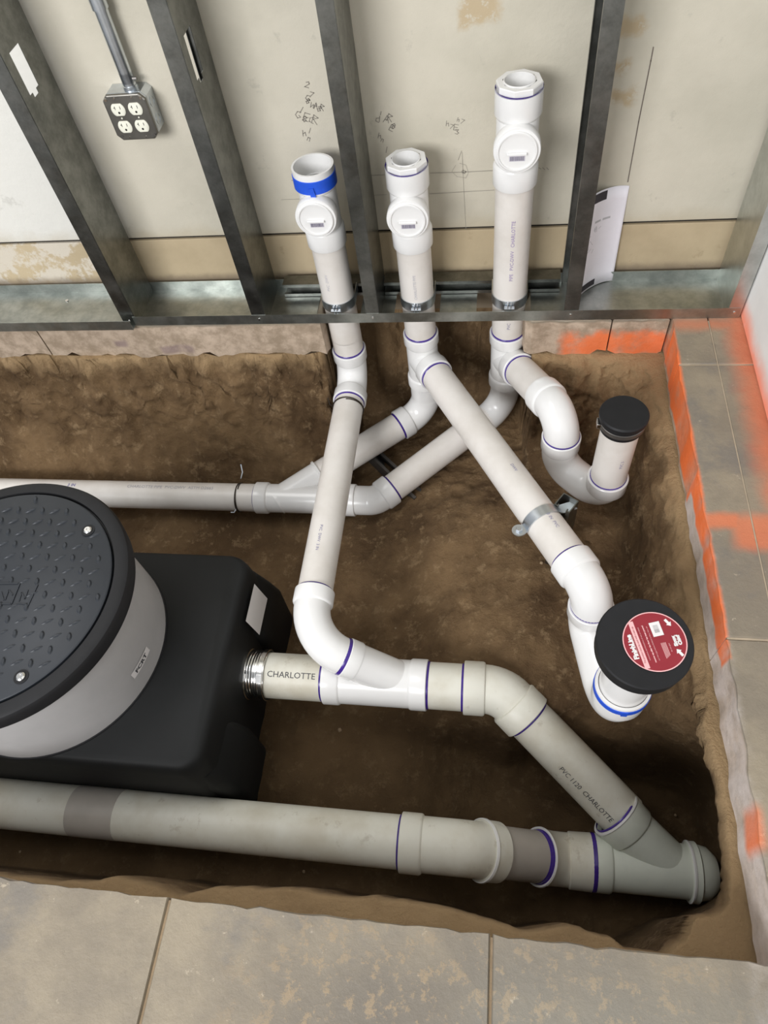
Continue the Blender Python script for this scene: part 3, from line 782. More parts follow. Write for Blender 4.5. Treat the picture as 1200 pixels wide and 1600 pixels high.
m = MB(); m.rings([(V((x0-.03, yM, ZM)), X1, R4*1.12), (V((x0+.004, yM, ZM)), X1, R4*1.10)], 40, (True, True)); obj('rubber_sleeve', m, BLACK, cp)

# ---------------------------------------------------------------- main at the front of the trench
ZL = -.430
mA = S(-60, 1250, ZL); cM = S(727, 1324, ZL); yMn = (mA.y+cM.y)/2; mA.y = cM.y = yMn
ZE = ZW
cM2 = V((cM.x, yMn, ZL))
cN = S(874, 1342, ZE)                   # foot of the drop
mE = S(1120, 1358, ZE); mE.y = cN.y
cW = V((cW.x, cN.y, ZE)); dW = (cW-cE).normalized(); wy1 = cE+dW*k
mn = thing('main_drain', 'widest white pipe along the front of the trench ending in a wye', 'white drain pipe', (cM.x, yMn, ZL))
dd = (cN-cM2).normalized(); dm = (mE-cN).normalized()
mA2 = V((-2.2, yMn, ZL))
ma = V((S(624, 1313, ZL+.04).x, yMn, ZL))
t1_ = .030
def arcst(C, d1, d2, Rb, r, k=8):
    th = d1.angle(d2); t = Rb*math.tan(th/2); n = (d2-d1*d2.dot(d1)).normalized(); P0 = C-d1*t; ce = P0+n*Rb
    return [(ce+(-n*math.cos(th*i/k)+d1*math.sin(th*i/k))*Rb, d1*math.cos(th*i/k)+n*math.sin(th*i/k), r) for i in range(k+1)]
h0 = cM2+dd*.040; h1 = h0+dd*.046
st = hub_prof(ma, X1, R4, .048, 1.12)+arcst(cM2, X1, dd, .07, R4*1.03)+[(h0, dd, R4*1.04), (h0+dd*.001, dd, R4*1.16), (h0+dd*.007, dd, R4*1.17), (h0+dd*.010, dd, R4*1.13), (h1-dd*.002, dd, R4*1.12), (h1, dd, R4*1.08), (h1, dd, R4*.98)]
m = MB(); m.rings(st, 48); mb_ = obj('bend', m, PVCD, mn); ring(mb_, ma, -X1, R4, .0045)
m = MB(); m.rings([(h0-dd*.0005, dd, R4*1.13), (h0, dd, R4*1.165), (h0+dd*.0055, dd, R4*1.18), (h0+dd*.0075, dd, R4*1.14)], 48); obj('rim_bead', m, PVC, mb_)
pipe(mn, mA2, ma+X1*.01, R4, PVCD)
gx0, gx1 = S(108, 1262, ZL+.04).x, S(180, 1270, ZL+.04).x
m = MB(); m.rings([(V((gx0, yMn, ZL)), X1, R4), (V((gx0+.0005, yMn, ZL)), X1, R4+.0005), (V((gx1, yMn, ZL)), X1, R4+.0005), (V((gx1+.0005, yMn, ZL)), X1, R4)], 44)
o = obj('shadow_band', m, PVC_SHADE, mn); o['label'] = 'grey shadow band painted round the pipe'  # thin sleeve carrying a painted cast shadow, not a coating
pipe(mn, h1-dd*.02, cN-dd*.03, R4*.98, PVC_SHADE, caps=(True, False))  # dropping length in the shade colour, shadow painted in
def am(px, py):
    q = S(px, py, ZE+.045); return cN+dm*((q-cN).dot(dm))
q2, q3, q4 = am(890, 1345), am(930, 1347), am(1080, 1357)
q1 = cN-dd*.062
st = [(q1+dd*.012, dd, R4*.98), (q1, dd, R4*1.02), (q1-dd*.001, dd, R4*1.10), (q1+dd*.003, dd, R4*1.12), (q1+dd*.006, dd, R4*1.08)]+arcst(cN, dd, dm, .08, R4*1.04)+[(q2, dm, R4*1.04), (q2+dm*.003, dm, R4*1.10), (q3, dm, R4*1.12), (q3, dm, R4)]
m = MB(); m.rings(st, 48); cpl = obj('bend', m, PVCD, mn)
m = MB(); m.rings([(q1-dd*.012, dd, R4*.985), (q1-dd*.010, dd, R4*1.0), (q1-dd*.001, dd, R4*1.0), (q1, dd, R4*1.04)], 44); obj('primer_ring', m, PRIMER, cpl)
m = MB(); m.rings([(q1-dd*.002, dd, R4*1.06), (q1-dd*.003, dd, R4*1.12), (q1+dd*.001, dd, R4*1.14), (q1+dd*.003, dd, R4*1.10)], 44); obj('bright_rim', m, PVC, cpl)
wcol = simple('pvc_greenish', srgb(210, 214, 202), .45, var=.04)
m = MB(); m.rings(hub_prof(q3+dm*.003, dm, R4, .036, 1.12)+[(q4, dm, R4*1.03), (q4+dm*.002, dm, R4*1.13), (q4+dm*.02, dm, R4*1.15), (q4+dm*.024, dm, R4*1.05), (q4+dm*.045, dm, R4*.98), (q4+dm*.062, dm, R4*.70), (q4+dm*.066, dm, .01)], 44, (False, True))
e = -dW
m.rings([(cW+dm*.02, e, R4*.9), (wy1+dW*.052, e, R4*1.02)]+[(p, e, r_) for p, _, r_ in rev(hub_prof(wy1, dW, R4*.985, .050, 1.12))], 44)
wy = obj('wye', m, wcol, mn)
ring(wy, wy1, -dW, R4*.985, .006); ring(wy, q3+dm*.001, -dm, R4*1.115, .006)
m = MB(); m.rings([(wy1-dW*.002, dW, R4*1.03), (wy1-dW*.003, dW, R4*1.12), (wy1+dW*.001, dW, R4*1.14), (wy1+dW*.004, dW, R4*1.11)], 44); obj('bright_rim', m, PVC, wy)
m = MB(); m.rings([(q4+dm*.001, dm, R4*1.13), (q4+dm*.002, dm, R4*1.17), (q4+dm*.006, dm, R4*1.17), (q4+dm*.008, dm, R4*1.15)], 44); obj('rim_bead', m, PVC, wy)

# ---------------------------------------------------------------- deep line at the back: stacks B and C to the left
ZD = -.485
lA = S(-60, 773, ZD); cL = S(588, 777.5, ZD); yL = (lA.y*.4+cL.y*.6); cL.y = yL; lA = V((-2.2, yL, ZD))
teeBz = -.188; teeCz = -.190
cB = V((XB, STY, -.415)); cC = V((XC, STY, -.395))
wL = S(441, 778, ZD); wL.y = yL
tdl = thing('lower_drain', 'deep white pipe at the back of the trench passing under the sloping pipe', 'white drain pipe', (wL.x, yL, ZD))
# tees of B and C belong to their stacks
dDB = (S(767, 700, -.15)-V((XB, STY, teeBz))).normalized()
cT1 = S(928, 926, -.110)
cTB = V((XB, STY, teeBz))
dD3 = (cT1-cTB).normalized()
cE1 = S(882, 651, -.075); cTC = V((XC, STY, teeCz)); dE = (cE1-cTC).normalized()
body(tB, (XB, STY, -.090), (XB, STY, -.290), R3, .036, name='tee', branch=[(cTB, cTB+dD3*.098, R3, .040, 1)])
body(tC, (XC, STY, -.090), (XC, STY, -.290), R3, .036, name='tee', branch=[(cTC, cTC+dE*.098, R3, .040, 1)])
# base elbows
b1, b2 = bend(tdl, (XB, STY, 0), cB, wL, R3, .080, hubs=(0, 1), rings=(0, 1))
pipe(tdl, (XB, STY, -.28), b1, R3*1.03, PVC)
b3, b4 = bend(tdl, (XC, STY, 0), cC, cL, R3, .085, hubs=(0, 0), rings=(0, 0))
pipe(tdl, (XC, STY, -.28), b3, R3, PVC)
w1 = S(402, 777, ZD); w2 = S(557, 777.5, ZD); w1.y = w2.y = yL
dB_ = (cB-wL).normalized()
kx = (S(498, 738, ZD)-wL).dot(dB_)
wm = wL+dB_*kx
m = MB()
m.rings(hub_prof(w1, X1, R3, .040)+[(p, X1, q) for p, _, q in rev(hub_prof(w2, -X1, R3, .036))], 44)
m.rings([(wL-dB_*.02, dB_, R3*1.0), (wm-dB_*.01, dB_, R3*1.03), (wm-dB_*.007, dB_, R3*1.13), (wm, dB_, R3*1.13), (wm, dB_, R3)], 44)
wy2 = obj('wye', m, PVC, tdl); ring(wy2, w1, -X1, R3, .003)
pipe(tdl, wm-dB_*.02, b2+dB_*.01, R3)
k1, k2 = bend(tdl, V((w2.x-.05, yL, ZD)), cL, cC, R3, .06, hubs=(0, 1), rings=(0, 1), hl=.040)
pipe(tdl, (w2.x-.02, yL, ZD), k1, R3*1.03, PVC)
pipe(tdl, k2-(cC-cL).normalized()*.01, b4, R3)
pipe(tdl, lA, (w1.x+.01, yL, ZD), R3)
text_on('factory_print', 'CHARLOTTE PIPE  PVC-DWV  ASTM D2665', .0155, on_pipe((S(275, 768, ZD).x, yL, ZD), (1, 0, 0), V((0, .05, 1)), R3), simple('faded_print_3', srgb(168, 166, 172), .5), tdl)
text_on('factory_print', '3 IN', .0155, on_pipe((S(125, 762, ZD).x, yL, ZD), (1, 0, 0), V((0, .05, 1)), R3), INK, tdl, bold=.0006)
tw2 = thing('tie_wire', 'rusty wire tied round the deep back pipe left of its wye', 'wire', S(376, 777, ZD))
tc_ = S(374, 777, ZD); tc_.y = yL
tie(tw2, tc_, X1+V((0, 0, 0)), R3); 
wire('wire_tail', [tc_+V((.002, .052, .03)), tc_+V((.004, .075, .035)), tc_+V((-.002, .095, .05))], .0022, ZINC, tw2)
wire('wire_tail', [tc_+V((.0, -.045, .0)), tc_+V((-.006, -.055, -.005)), tc_+V((-.016, -.057, -.002))], .0022, ZINC, tw2)

# ---------------------------------------------------------------- toilet drain: long pipe, two bends, open hub with blue tape
tt = thing('toilet_drain', 'long white pipe sloping from the middle upright to the hub under the round cap', 'white drain pipe', cT1)
cT2 = S(957, 1104, -.265)
hv = V((cT2.x-cT1.x, cT2.y-cT1.y, 0)).normalized()
cU = V((cT1.x, cT1.y, -.238))+hv*.010
dt = (cU-cT1).normalized(); dt2 = (cT2-cU).normalized()
t1a, t1b = bend(tt, cTB, cT1, cU, R3, .052, hubs=(1, 0), rings=(1, 0), hl=.044)
pipe(tt, cTB+dD3*.09, t1a+dD3*.01, R3)
# closet bend: hub at the upper end, sweep, then upright hub open to the top
hs = t1b+dt*.002
th = dt2.angle(up)
RbT = .055
tt_ = RbT*math.tan(th/2)
st = hub_prof(hs, dt, R3, .034, 1.14, 1.05)+arcst(cU, dt, dt2, .048, R3*1.05, 12)+arcst(cT2, dt2, up, RbT, R3*1.10, 16)
ptop = cT2+V((0, 0, 1))*tt_
zmo = -.125
st += [(V((cT2.x, cT2.y, ptop.z+.006)), up, R3*1.12), (V((cT2.x, cT2.y, ptop.z+.010)), up, R3*1.24), (V((cT2.x, cT2.y, zmo-.002)), up, R3*1.26), (V((cT2.x, cT2.y, zmo)), up, R3*1.24), (V((cT2.x, cT2.y, zmo)), up, R3*1.12), (V((cT2.x, cT2.y, zmo-.03)), up, R3*1.10)]
m = MB(); m.rings(st, 48); cb = obj('closet_bend', m, PVC, tt); ring(cb, hs, -dt, R3, .005)
m = MB(); m.rings([(V((cT2.x, cT2.y, zmo-.026)), up, R3*1.26), (V((cT2.x, cT2.y, zmo-.025)), up, R3*1.285), (V((cT2.x, cT2.y, zmo-.008)), up, R3*1.285), (V((cT2.x, cT2.y, zmo-.007)), up, R3*1.26)], 48)
o = obj('masking_tape', m, BLUE, cb); o['label'] = 'blue masking tape'
m = MB(); m.obox((cT2.x-.0, cT2.y-R3*1.29, zmo-.018), (1, 0, 0), (0, 1, 0), (0, 0, 1), .006, .001, .010); obj('tape_end', m, BLUE, cb, smooth=0)
capc = S(1007, 1004, .055)
rz = V((cT2.x, cT2.y, zmo-.03)); rt_ = V((capc.x-.004, capc.y-.006, .015)); dr_ = (rt_-rz).normalized()
m = MB(); m.rings([(rz, dr_, R3*1.10), (rt_, dr_, R3*1.10)], 44, (True, True)); obj('riser_pipe', m, PVC, tt)
text_on('factory_print', '3 IN  PVC', .011, on_pipe(cTB.lerp(cT1, .80), dD3, V((.08, .1, 1)), R3), INK, tt)
text_on('factory_print', 'DWV', .011, on_pipe(cTB.lerp(cT1, .60), dD3, V((.08, .1, 1)), R3), INK, tt)

# the round test cap with its red label
tcap = thing('test_cap', 'wide round black rubber cap with a dark red circular label', 'pipe cap', capc)
cn = V((-.02, -.10, 1)).normalized(); cu = V((1, 0, 0)); cu = (cu-cn*cu.dot(cn)).normalized(); cv = cn.cross(cu)
RC = .0865
m = MB(); m.rings([(capc-cn*.046, cn, RC*.92), (capc-cn*.044, cn, RC*.975), (capc-cn*.020, cn, RC*.985), (capc-cn*.003, cn, RC), (capc, cn, RC*.97), (capc-cn*.0015, cn, RC*.72), (capc-cn*.0015, cn, .01)], 56, (True, True))
obj('rubber_disc', m, BLACK, tcap)
lc = capc+cu*.018+cv*.003
def disc(c, r_, off, mat, name, parent, inner=None):
    m = MB(); c = V(c)+cn*off
    if inner: m.rings([(c-cn*.0002, cn, inner), (c, cn, inner), (c, cn, r_), (c-cn*.0002, cn, r_)], 56)
    else: m.rings([(c-cn*.0002, cn, r_), (c, cn, r_)], 56, (True, True))
    return obj(name, m, mat, parent)
RL = .0565
lb = disc(lc, RL, .0004, RED, 'round_label', tcap); lb['label'] = 'dark red circular label'
disc(lc, RL, .0006, PINK, 'label_border', lb, RL*.965)
# label frame: text reads bottom to top of the picture; ex = reading direction, ey = up of the letters
ang = R(106)
ex = cu*math.cos(ang)+cv*math.sin(ang); ey = cu*math.cos(ang+PI/2)+cv*math.sin(ang+PI/2)
def L_(u, v, o=.0009): return lc+ex*u*RL+ey*v*RL+cn*o
def lbox(name, u0, u1, v0, v1, mat, o=.0008):
    m = MB(); m.add([L_(u0, v0, o), L_(u1, v0, o), L_(u1, v1, o), L_(u0, v1, o)], [(0, 1, 2, 3)]); return obj(name, m, mat, lb, smooth=0)
def ltext(txt, size, u, v, mat=WHITE, bold=0, sx=1.0, name='label_lettering', ang_=0.0, o=.0010):
    c, s_ = math.cos(ang_), math.sin(ang_)
    return text_on(name, txt, size, lambda a, b: L_(u, v, o)+ex*(a*c-b*s_)+ey*(a*s_+b*c), mat, lb, bold, sx)
ltext('FinishLine', .0118, -.02, .74, bold=.0007)
lbox('white_stripe', -.80, .80, .44, .60, PINK)
ltext('This product must be used with a test cap', .0046, .0, .52, RED, sx=.9, o=.0012)
ltext('with adjustable flange system', .0036, .0, .645, PINK)
ltext('instructions and limitations of use on closet', .0036, 0, .36, PINK)
ltext('remove cap after the floor has been poured', .0040, -.04, .20, PINK, bold=.0002)
ltext('cut riser pipe below finished surface, then set', .0036, -.05, .08, PINK)
for i in range(5): lbox('fine_print', -.62+.02*i, -.10, -.17-.035*i, -.155-.035*i, PINK)
ltext('do not glue', .0036, -.3, -.40, PINK)
# barcode sticker
lbox('barcode_sticker', .14, .62, -.36, -.02, WHITE, .0011)
for i in range(12):
    u = .26+.022*i; lbox('barcode_bar', u, u+random.choice((.006, .011)), -.27, -.11, simple('bar_ink', srgb(120, 118, 120), .5) if i == 0 else bpy.data.materials['bar_ink'], .0013)
ltext('Sioux', .0085, -.12, -.60, bold=.0007); ltext('Chief', .0085, -.12, -.74, bold=.0007)
def arrow(u, v, a):
    m = MB(); c, s_ = math.cos(a), math.sin(a)
    P = [(-.14, -.045), (.02, -.045), (.02, -.10), (.14, 0), (.02, .10), (.02, .045), (-.14, .045)]
    m.add([L_(u+x*c-y*s_, v+x*s_+y*c, .0010) for x, y in P], [tuple(range(7))]); obj('label_arrow', m, WHITE, lb, smooth=0)
arrow(.50, -.62, R(205)); arrow(-.52, -.62, R(25))

# ---------------------------------------------------------------- trap with capped riser
trp = thing('trap_drain', 'short white trap from the tallest upright ending in a riser with black cap', 'white drain pipe', cE1)
rcx = S(945, 765, -.25); u1 = V((cE1.x, cE1.y, -.262)); u2 = V((rcx.x, rcx.y, -.285))
g1, g2 = bend(trp, cTC, cE1, u1, R3, .062, hubs=(1, 0), rings=(0, 0), hl=.046)
pipe(trp, cTC+dE*.09, g1+dE*.01, R3)
pipe(trp, g2, (cE1.x, cE1.y, -.175), R3*1.03, PVC)
zt_ = -.150
dn = V((0, 0, -1)); m = MB()
du = (u2-u1).normalized(); Lu = (u2-u1).length; Rb = min(.062, Lu/2*.98)
def arc(C, d1, d2, Rb, r0, r1, k=14):
    th = d1.angle(d2); t = Rb*math.tan(th/2); n = (d2-d1*d2.dot(d1)).normalized(); P0 = C-d1*t; ce = P0+n*Rb
    return [(ce+(-n*math.cos(th*i/k)+d1*math.sin(th*i/k))*Rb, d1*math.cos(th*i/k)+n*math.sin(th*i/k), r0+(r1-r0)*i/k) for i in range(k+1)]
top1 = V((cE1.x, cE1.y, zt_)); zr = -.190; top2 = V((rcx.x, rcx.y, zr))
st = hub_prof(top1, dn, R3, .042, 1.14, 1.04)+arc(u1, dn, du, Rb, R3*1.04, R3*1.04)+arc(u2, du, up, Rb, R3*1.04, R3*1.04)
st += [(p, up, r_) for p, _, r_ in rev(hub_prof(top2, dn, R3, .044, 1.15, 1.04))]
m.rings(st, 48); tb = obj('trap_bend', m, PVC, trp); ring(tb, top1, up, R3*1.03, .004); ring(tb, top2, up, R3, .004)
pipe(trp, (rcx.x, rcx.y, zr-.02), (rcx.x, rcx.y, .035), R3)
text_on('factory_print', 'PVC 3', .011, on_pipe((rcx.x, rcx.y, -.09), (0, 0, 1), V((.30, -1, 0)), R3), INK, trp)
rc = thing('rubber_cap', 'small black rubber cap clamped on the short riser by the orange edge', 'pipe cap', (rcx.x, rcx.y, .01))
m = MB(); C0 = V((rcx.x, rcx.y, 0))
m.rings([(C0+up*.002, up, R3), (C0+up*.002, up, R3+.0045), (C0+up*.008, up, R3+.0055), (C0+up*.030, up, R3+.0055), (C0+up*.034, up, R3+.010), (C0+up*.046, up, R3+.011), (C0+up*.050, up, R3+.008), (C0+up*.051, up, .01)], 48, (False, True)); obj('cap_body', m, BLACK, rc)
m = MB(); m.rings([(C0+up*.012, up, R3+.0056), (C0+up*.013, up, R3+.0072), (C0+up*.024, up, R3+.0072), (C0+up*.025, up, R3+.0056)], 48); bd = obj('clamp_band', m, DARKM, rc)
m = MB(); m.obox(C0+V((-R3-.008, -.006, .020)), (0, 1, .2), (1, 0, 0), (0, 0, 1), .010, .005, .007); obj('clamp_screw', m, STEEL, bd, smooth=0, bevel=.001)

# ---------------------------------------------------------------- strut post and strap clamp holding the long pipe
pb = S(862, 905, -.42); pt = V((pb.x, pb.y, -.105))
qq = S(892, 780, -.105)
dside = V((dD3.y, -dD3.x, 0)).normalized()
if dside.x < 0: dside = -dside
post = strut('strut_post', 'upright slotted steel post driven into the soil beside the long pipe', (qq.x+.0, qq.y, -.46), (qq.x, qq.y, -.095), None, (-.55, -.8, 0), cat='steel post')
# strap over the pipe
kc = (S(858, 808, -.12)-cTB).dot(dD3); sc0 = cTB+dD3*kc
ps = thing('pipe_strap', 'bright zinc strap clamp over the long sloping pipe with a bolt', 'pipe clamp', sc0)
nu = (up-dD3*dD3.z).normalized(); sd = dD3.cross(nu)
if sd.x < 0: sd = -sd
outs = []
def sec(p, n_): return [p-dD3*.013, p+dD3*.013, p+dD3*.013+n_*.0028, p-dD3*.013+n_*.0028]
ears = []
outs.append(sec(sc0-sd*(R3+.026)+nu*.002, nu)); outs.append(sec(sc0-sd*(R3+.006)+nu*.002, nu))
for i in range(21):
    a = R(172-140*i/20); n_ = sd*math.cos(a)+nu*math.sin(a); outs.append(sec(sc0+n_*(R3+.0008), n_))
tgt = V((qq.x, qq.y, -.11)); n_ = nu
last = sc0+(sd*math.cos(R(32))+nu*math.sin(R(32)))*(R3+.001)
outs.append(sec(sc0+sd*(R3+.004)+nu*.018, nu)); outs.append(sec(sc0+sd*(R3+.040)+nu*.012, nu))
m = MB(); m.loft(outs); obj('strap', m, ZINC, ps, smooth=40)
bc = sc0-sd*(R3+.018)+nu*.004
m = MB(); m.rings([(bc, nu, .017), (bc+nu*.003, nu, .017)], 24, (True, True)); obj('washer', m, ZINC, ps)
m = MB(); m.rings([(bc, nu, .0085), (bc+nu*.009, nu, .0085), (bc+nu*.010, nu, .007)], 6, (True, True)); obj('bolt_head', m, ZINC, ps)
# loose strut lying below the crossing pipes, and a thin stake
s1, s2 = S(568, 702, -.53), S(655, 786, -.535)
strut('strut_offcut', 'dark slotted strut lying on the soil under the two crossing pipes', s1, s2, None, (0, .1, 1), mat=DARKM, cat='strut offcut')
k0, k1_ = S(508, 610, -.30), S(516, 648, -.42)
o = wire('steel_stake', [k0, k1_, k1_+V((.01, -.02, -.16))], .005, ZINC, None); tag(o, 'thin grey steel stake in the soil left of the sloping pipe', 'stake')
kk = S(700, 1278, -.50)
p1 = S(775, 776, -.50)
o = wire('straw', [p1+V((-.012, -.010, .012)), p1, p1+V((.014, .010, .008))], .002, STRAW, None); tag(o, 'small pale straw fragment on the soil beside the long pipe', 'straw')
# a few pebbles on the soil
prs = [(618, 982, 'tiny pale pebble on the soil right of the tall white elbow'), (531, 1141, 'tiny pale pebble on the soil below the large wye'), (1055, 1274, 'tiny pale pebble in the dark corner right of the lower wye'), (475, 1362, 'tiny pale pebble in front of the widest pipe, near the first floor joint'), (32, 1331, 'tiny pale pebble in front of the widest pipe at the left edge'), (846, 880, 'tiny pebble beside the long sloping pipe below its strap')]
for i, (x, y, plab) in enumerate(prs):
    q = S(x, y, -.53)
    for _ in range(6): q = S(x, y, soil_z(q.x, q.y))
    m = MB(); bm = bmesh.new(); bmesh.ops.create_icosphere(bm, subdivisions=2, radius=random.uniform(.003, .006))
    for v in bm.verts: v.co *= 1+.25*noise.noise(v.co*300+V((i, 0, 0))); v.co.z *= .7
    bm.verts.ensure_lookup_table(); m.add([v.co+q+V((0, 0, .002)) for v in bm.verts], [tuple(v.index for v in f.verts) for f in bm.faces]); bm.free()
    o = obj('pebble', m, MORTAR, None); tag(o, plab, 'pebble', 'pebbles scattered on the trench soil')

# ---------------------------------------------------------------- grease interceptor (black tank, grey riser, tread lid)
TC = V((-1.039, .590, 0)); ZT = -.22
gi = thing('grease_interceptor', 'black plastic tank with a grey round riser and black tread-plate lid', 'grease tank', (TC.x, TC.y, -.57))
def rrect(x0, x1, y0, y1, r_, z, n=8):
    P = []
    for cx, cy, a0 in ((x1-r_, y1-r_, 0), (x0+r_, y1-r_, PI/2), (x0+r_, y0+r_, PI), (x1-r_, y0+r_, 3*PI/2)):
        for i in range(n+1):
            a = a0+PI/2*i/n; P.append(V((cx+r_*math.cos(a), cy+r_*math.sin(a), z)))
    return P
tx0, tx1, ty0, ty1 = -1.50, -.612, .323, .868
m = MB()
m.loft([rrect(tx0, tx1+.012, ty0-.01, ty1+.01, .05, -.58), rrect(tx0, tx1+.016, ty0-.012, ty1+.012, .05, -.40), rrect(tx0, tx1+.006, ty0-.004, ty1+.004, .052, -.262),
        rrect(tx0, tx1+.002, ty0, ty1, .050, -.238), rrect(tx0+.003, tx1-.003, ty0+.004, ty1-.004, .048, -.226), rrect(tx0+.012, tx1-.012, ty0+.012, ty1-.012, .042, ZT)])
tk = obj('tank_body', m, TANKB, gi, smooth=50)
for y0, y1 in ((.70, .868), (.318, .475)):
    m = MB(); m.loft([rrect(tx1-.10, tx1+.040, y0, y1+.010, .028, -.58), rrect(tx1-.10, tx1+.042, y0, y1+.010, .028, -.42), rrect(tx1-.10, tx1+.030, y0, y1+.004, .028, -.365), rrect(tx1-.10, tx1+.004, y0+.01, y1-.004, .02, -.30)])
    obj('corner_pad', m, TANKB, gi, smooth=50)
m = MB(); m.rings([(V((tx1-.02, yM, ZM)), X1, R4*1.14), (V((x0-.03, yM, ZM)), X1, R4*1.14), (V((x0-.026, yM, ZM)), X1, R4*1.1), (V((x0, yM, ZM)), X1, R4*1.0)], 40, (True, True)); obj('outlet_collar', m, TANKB, gi)
# white sticker on the right side
xs_ = tx1+.013
m = MB(); m.add([V((xs_+.0, .700, -.262)), V((xs_+.0, .805, -.262)), V((xs_+.014, .805, -.345)), V((xs_+.014, .700, -.345))], [(0, 1, 2, 3)])
m.v = [v+V((.004, 0, 0)) for v in m.v]
st_ = obj('side_sticker', m, WHITE, gi, smooth=0); st_['label'] = 'white paper sticker on the dark side'
m = MB()
for i in range(3): m.add([V((xs_+.0055+.002*i+.002, .73, -.285-.012*i)), V((xs_+.0055+.002*i+.002, .775, -.285-.012*i)), V((xs_+.0065+.002*i+.002, .775, -.289-.012*i)), V((xs_+.0065+.002*i+.002, .73, -.289-.012*i))], [(0, 1, 2, 3)])
obj('sticker_print', m, PAPERG, st_, smooth=0)
RR = .270
def cyl(z0, z1, r0, r1): return [(V((TC.x, TC.y, z0)), up, r0), (V((TC.x, TC.y, z1)), up, r1)]
m = MB(); m.rings([(V((TC.x, TC.y, ZT-.01)), up, RR-.01), (V((TC.x, TC.y, ZT+.001)), up, RR), (V((TC.x, TC.y, ZT+.012)), up, RR), (V((TC.x, TC.y, .03)), up, RR-.004)], 96); rsr = obj('riser', m, GREYP, gi)
rsr['label'] = 'grey round riser wall'
m = MB(); m.rings([(V((TC.x, TC.y, ZT)), up, RR+.004), (V((TC.x, TC.y, ZT+.003)), up, RR+.003), (V((TC.x, TC.y, ZT+.004)), up, RR-.002)], 96); obj('riser_foot', m, BLACK, rsr)
# small sticker on the riser
phi = math.atan2(S(212, 1030, -.12).y-TC.y, S(212, 1030, -.12).x-TC.x)
def on_riser(c_ang, z): return lambda u, v: V((TC.x+(RR+.0008)*math.cos(c_ang+u/RR), TC.y+(RR+.0008)*math.sin(c_ang+u/RR), z+v))
fr = on_riser(R(-12), -.150)
m = MB()
for i in range(6):
    u0, u1_ = -.036+.012*i, -.024+.012*i; m.add([fr(u0, -.011), fr(u1_, -.011), fr(u1_, .011), fr(u0, .011)], [(0, 1, 2, 3)])
rs = obj('riser_sticker', m, WHITE, rsr, smooth=0)
text_on('riser_sticker_lettering', 'FCRT', .017, lambda u, v: fr(u, v)+V((math.cos(R(-12)), math.sin(R(-12)), 0))*.0006, INKD, rsr, bold=.0006, sx=1.15)
ZLID = .062
m = MB()
RO, RI = .294, .256
m.rings([(V((TC.x, TC.y, .012)), up, RO-.020), (V((TC.x, TC.y, .020)), up, RO-.003), (V((TC.x, TC.y, .050)), up, RO), (V((TC.x, TC.y, .058)), up, RO-.004), (V((TC.x, TC.y, ZLID)), up, RO-.012), (V((TC.x, TC.y, ZLID)), up, RI+.006), (V((TC.x, TC.y, ZLID-.012)), up, RI+.004), (V((TC.x, TC.y, ZLID-.012)), up, RI-.03)], 128, (True, True))
rimo = obj('lid_rim', m, BLACK, gi)
m = MB(); m.rings([(V((TC.x, TC.y, ZLID-.020)), up, RI), (V((TC.x, TC.y, ZLID-.001)), up, RI), (V((TC.x, TC.y, ZLID+.001)), up, RI-.003), (V((TC.x, TC.y, ZLID+.001)), up, .01)], 128, (False, True)); lid = obj('lid', m, LIDB, gi)
zl = ZLID+.001
# tread pattern: alternating lens-shaped bumps
m = MB()
def lens(mb, cx, cy, a, L, W, h):
    c, s_ = math.cos(a), math.sin(a); N = 10
    outer = []; inn = []
    for i in range(N):
        t = 2*PI*i/N; u = L*math.cos(t); v = W*math.sin(t)*(1-.25*abs(math.cos(t)))
        outer.append(V((cx+u*c-v*s_, cy+u*s_+v*c, zl-.0005))); inn.append(V((cx+(u*c-v*s_)*.55, cy+(u*s_+v*c)*.55, zl+h)))
    mb.loft([outer, inn], (False, True))
pit = .0300; a0 = R(0)
lgx, lgy = S(40, 928, zl).x-.06, S(40, 928, zl).y
for i in range(-12, 13):
    for j in range(-12, 13):
        x = TC.x+i*pit+(.5*pit if j % 2 else 0)*0; y = TC.y+j*pit
        if math.hypot(x-TC.x, y-TC.y) > RI-.016: continue
        if abs(y-TC.y) < .030 and x-TC.x < .065: continue
        if min(math.hypot(x-b.x, y-b.y) for b in (S(137, 828, zl), S(32, 1057, zl))) < .020: continue
        if (i+j) % 2: lens(m, x, y, R(32), .0150, .0040, .0024)
        else: lens(m, x, y, R(108), .0112, .0062, .0030)
o = obj('tread_pattern', m, LIDB, lid, smooth=40); o['kind'] = 'stuff'
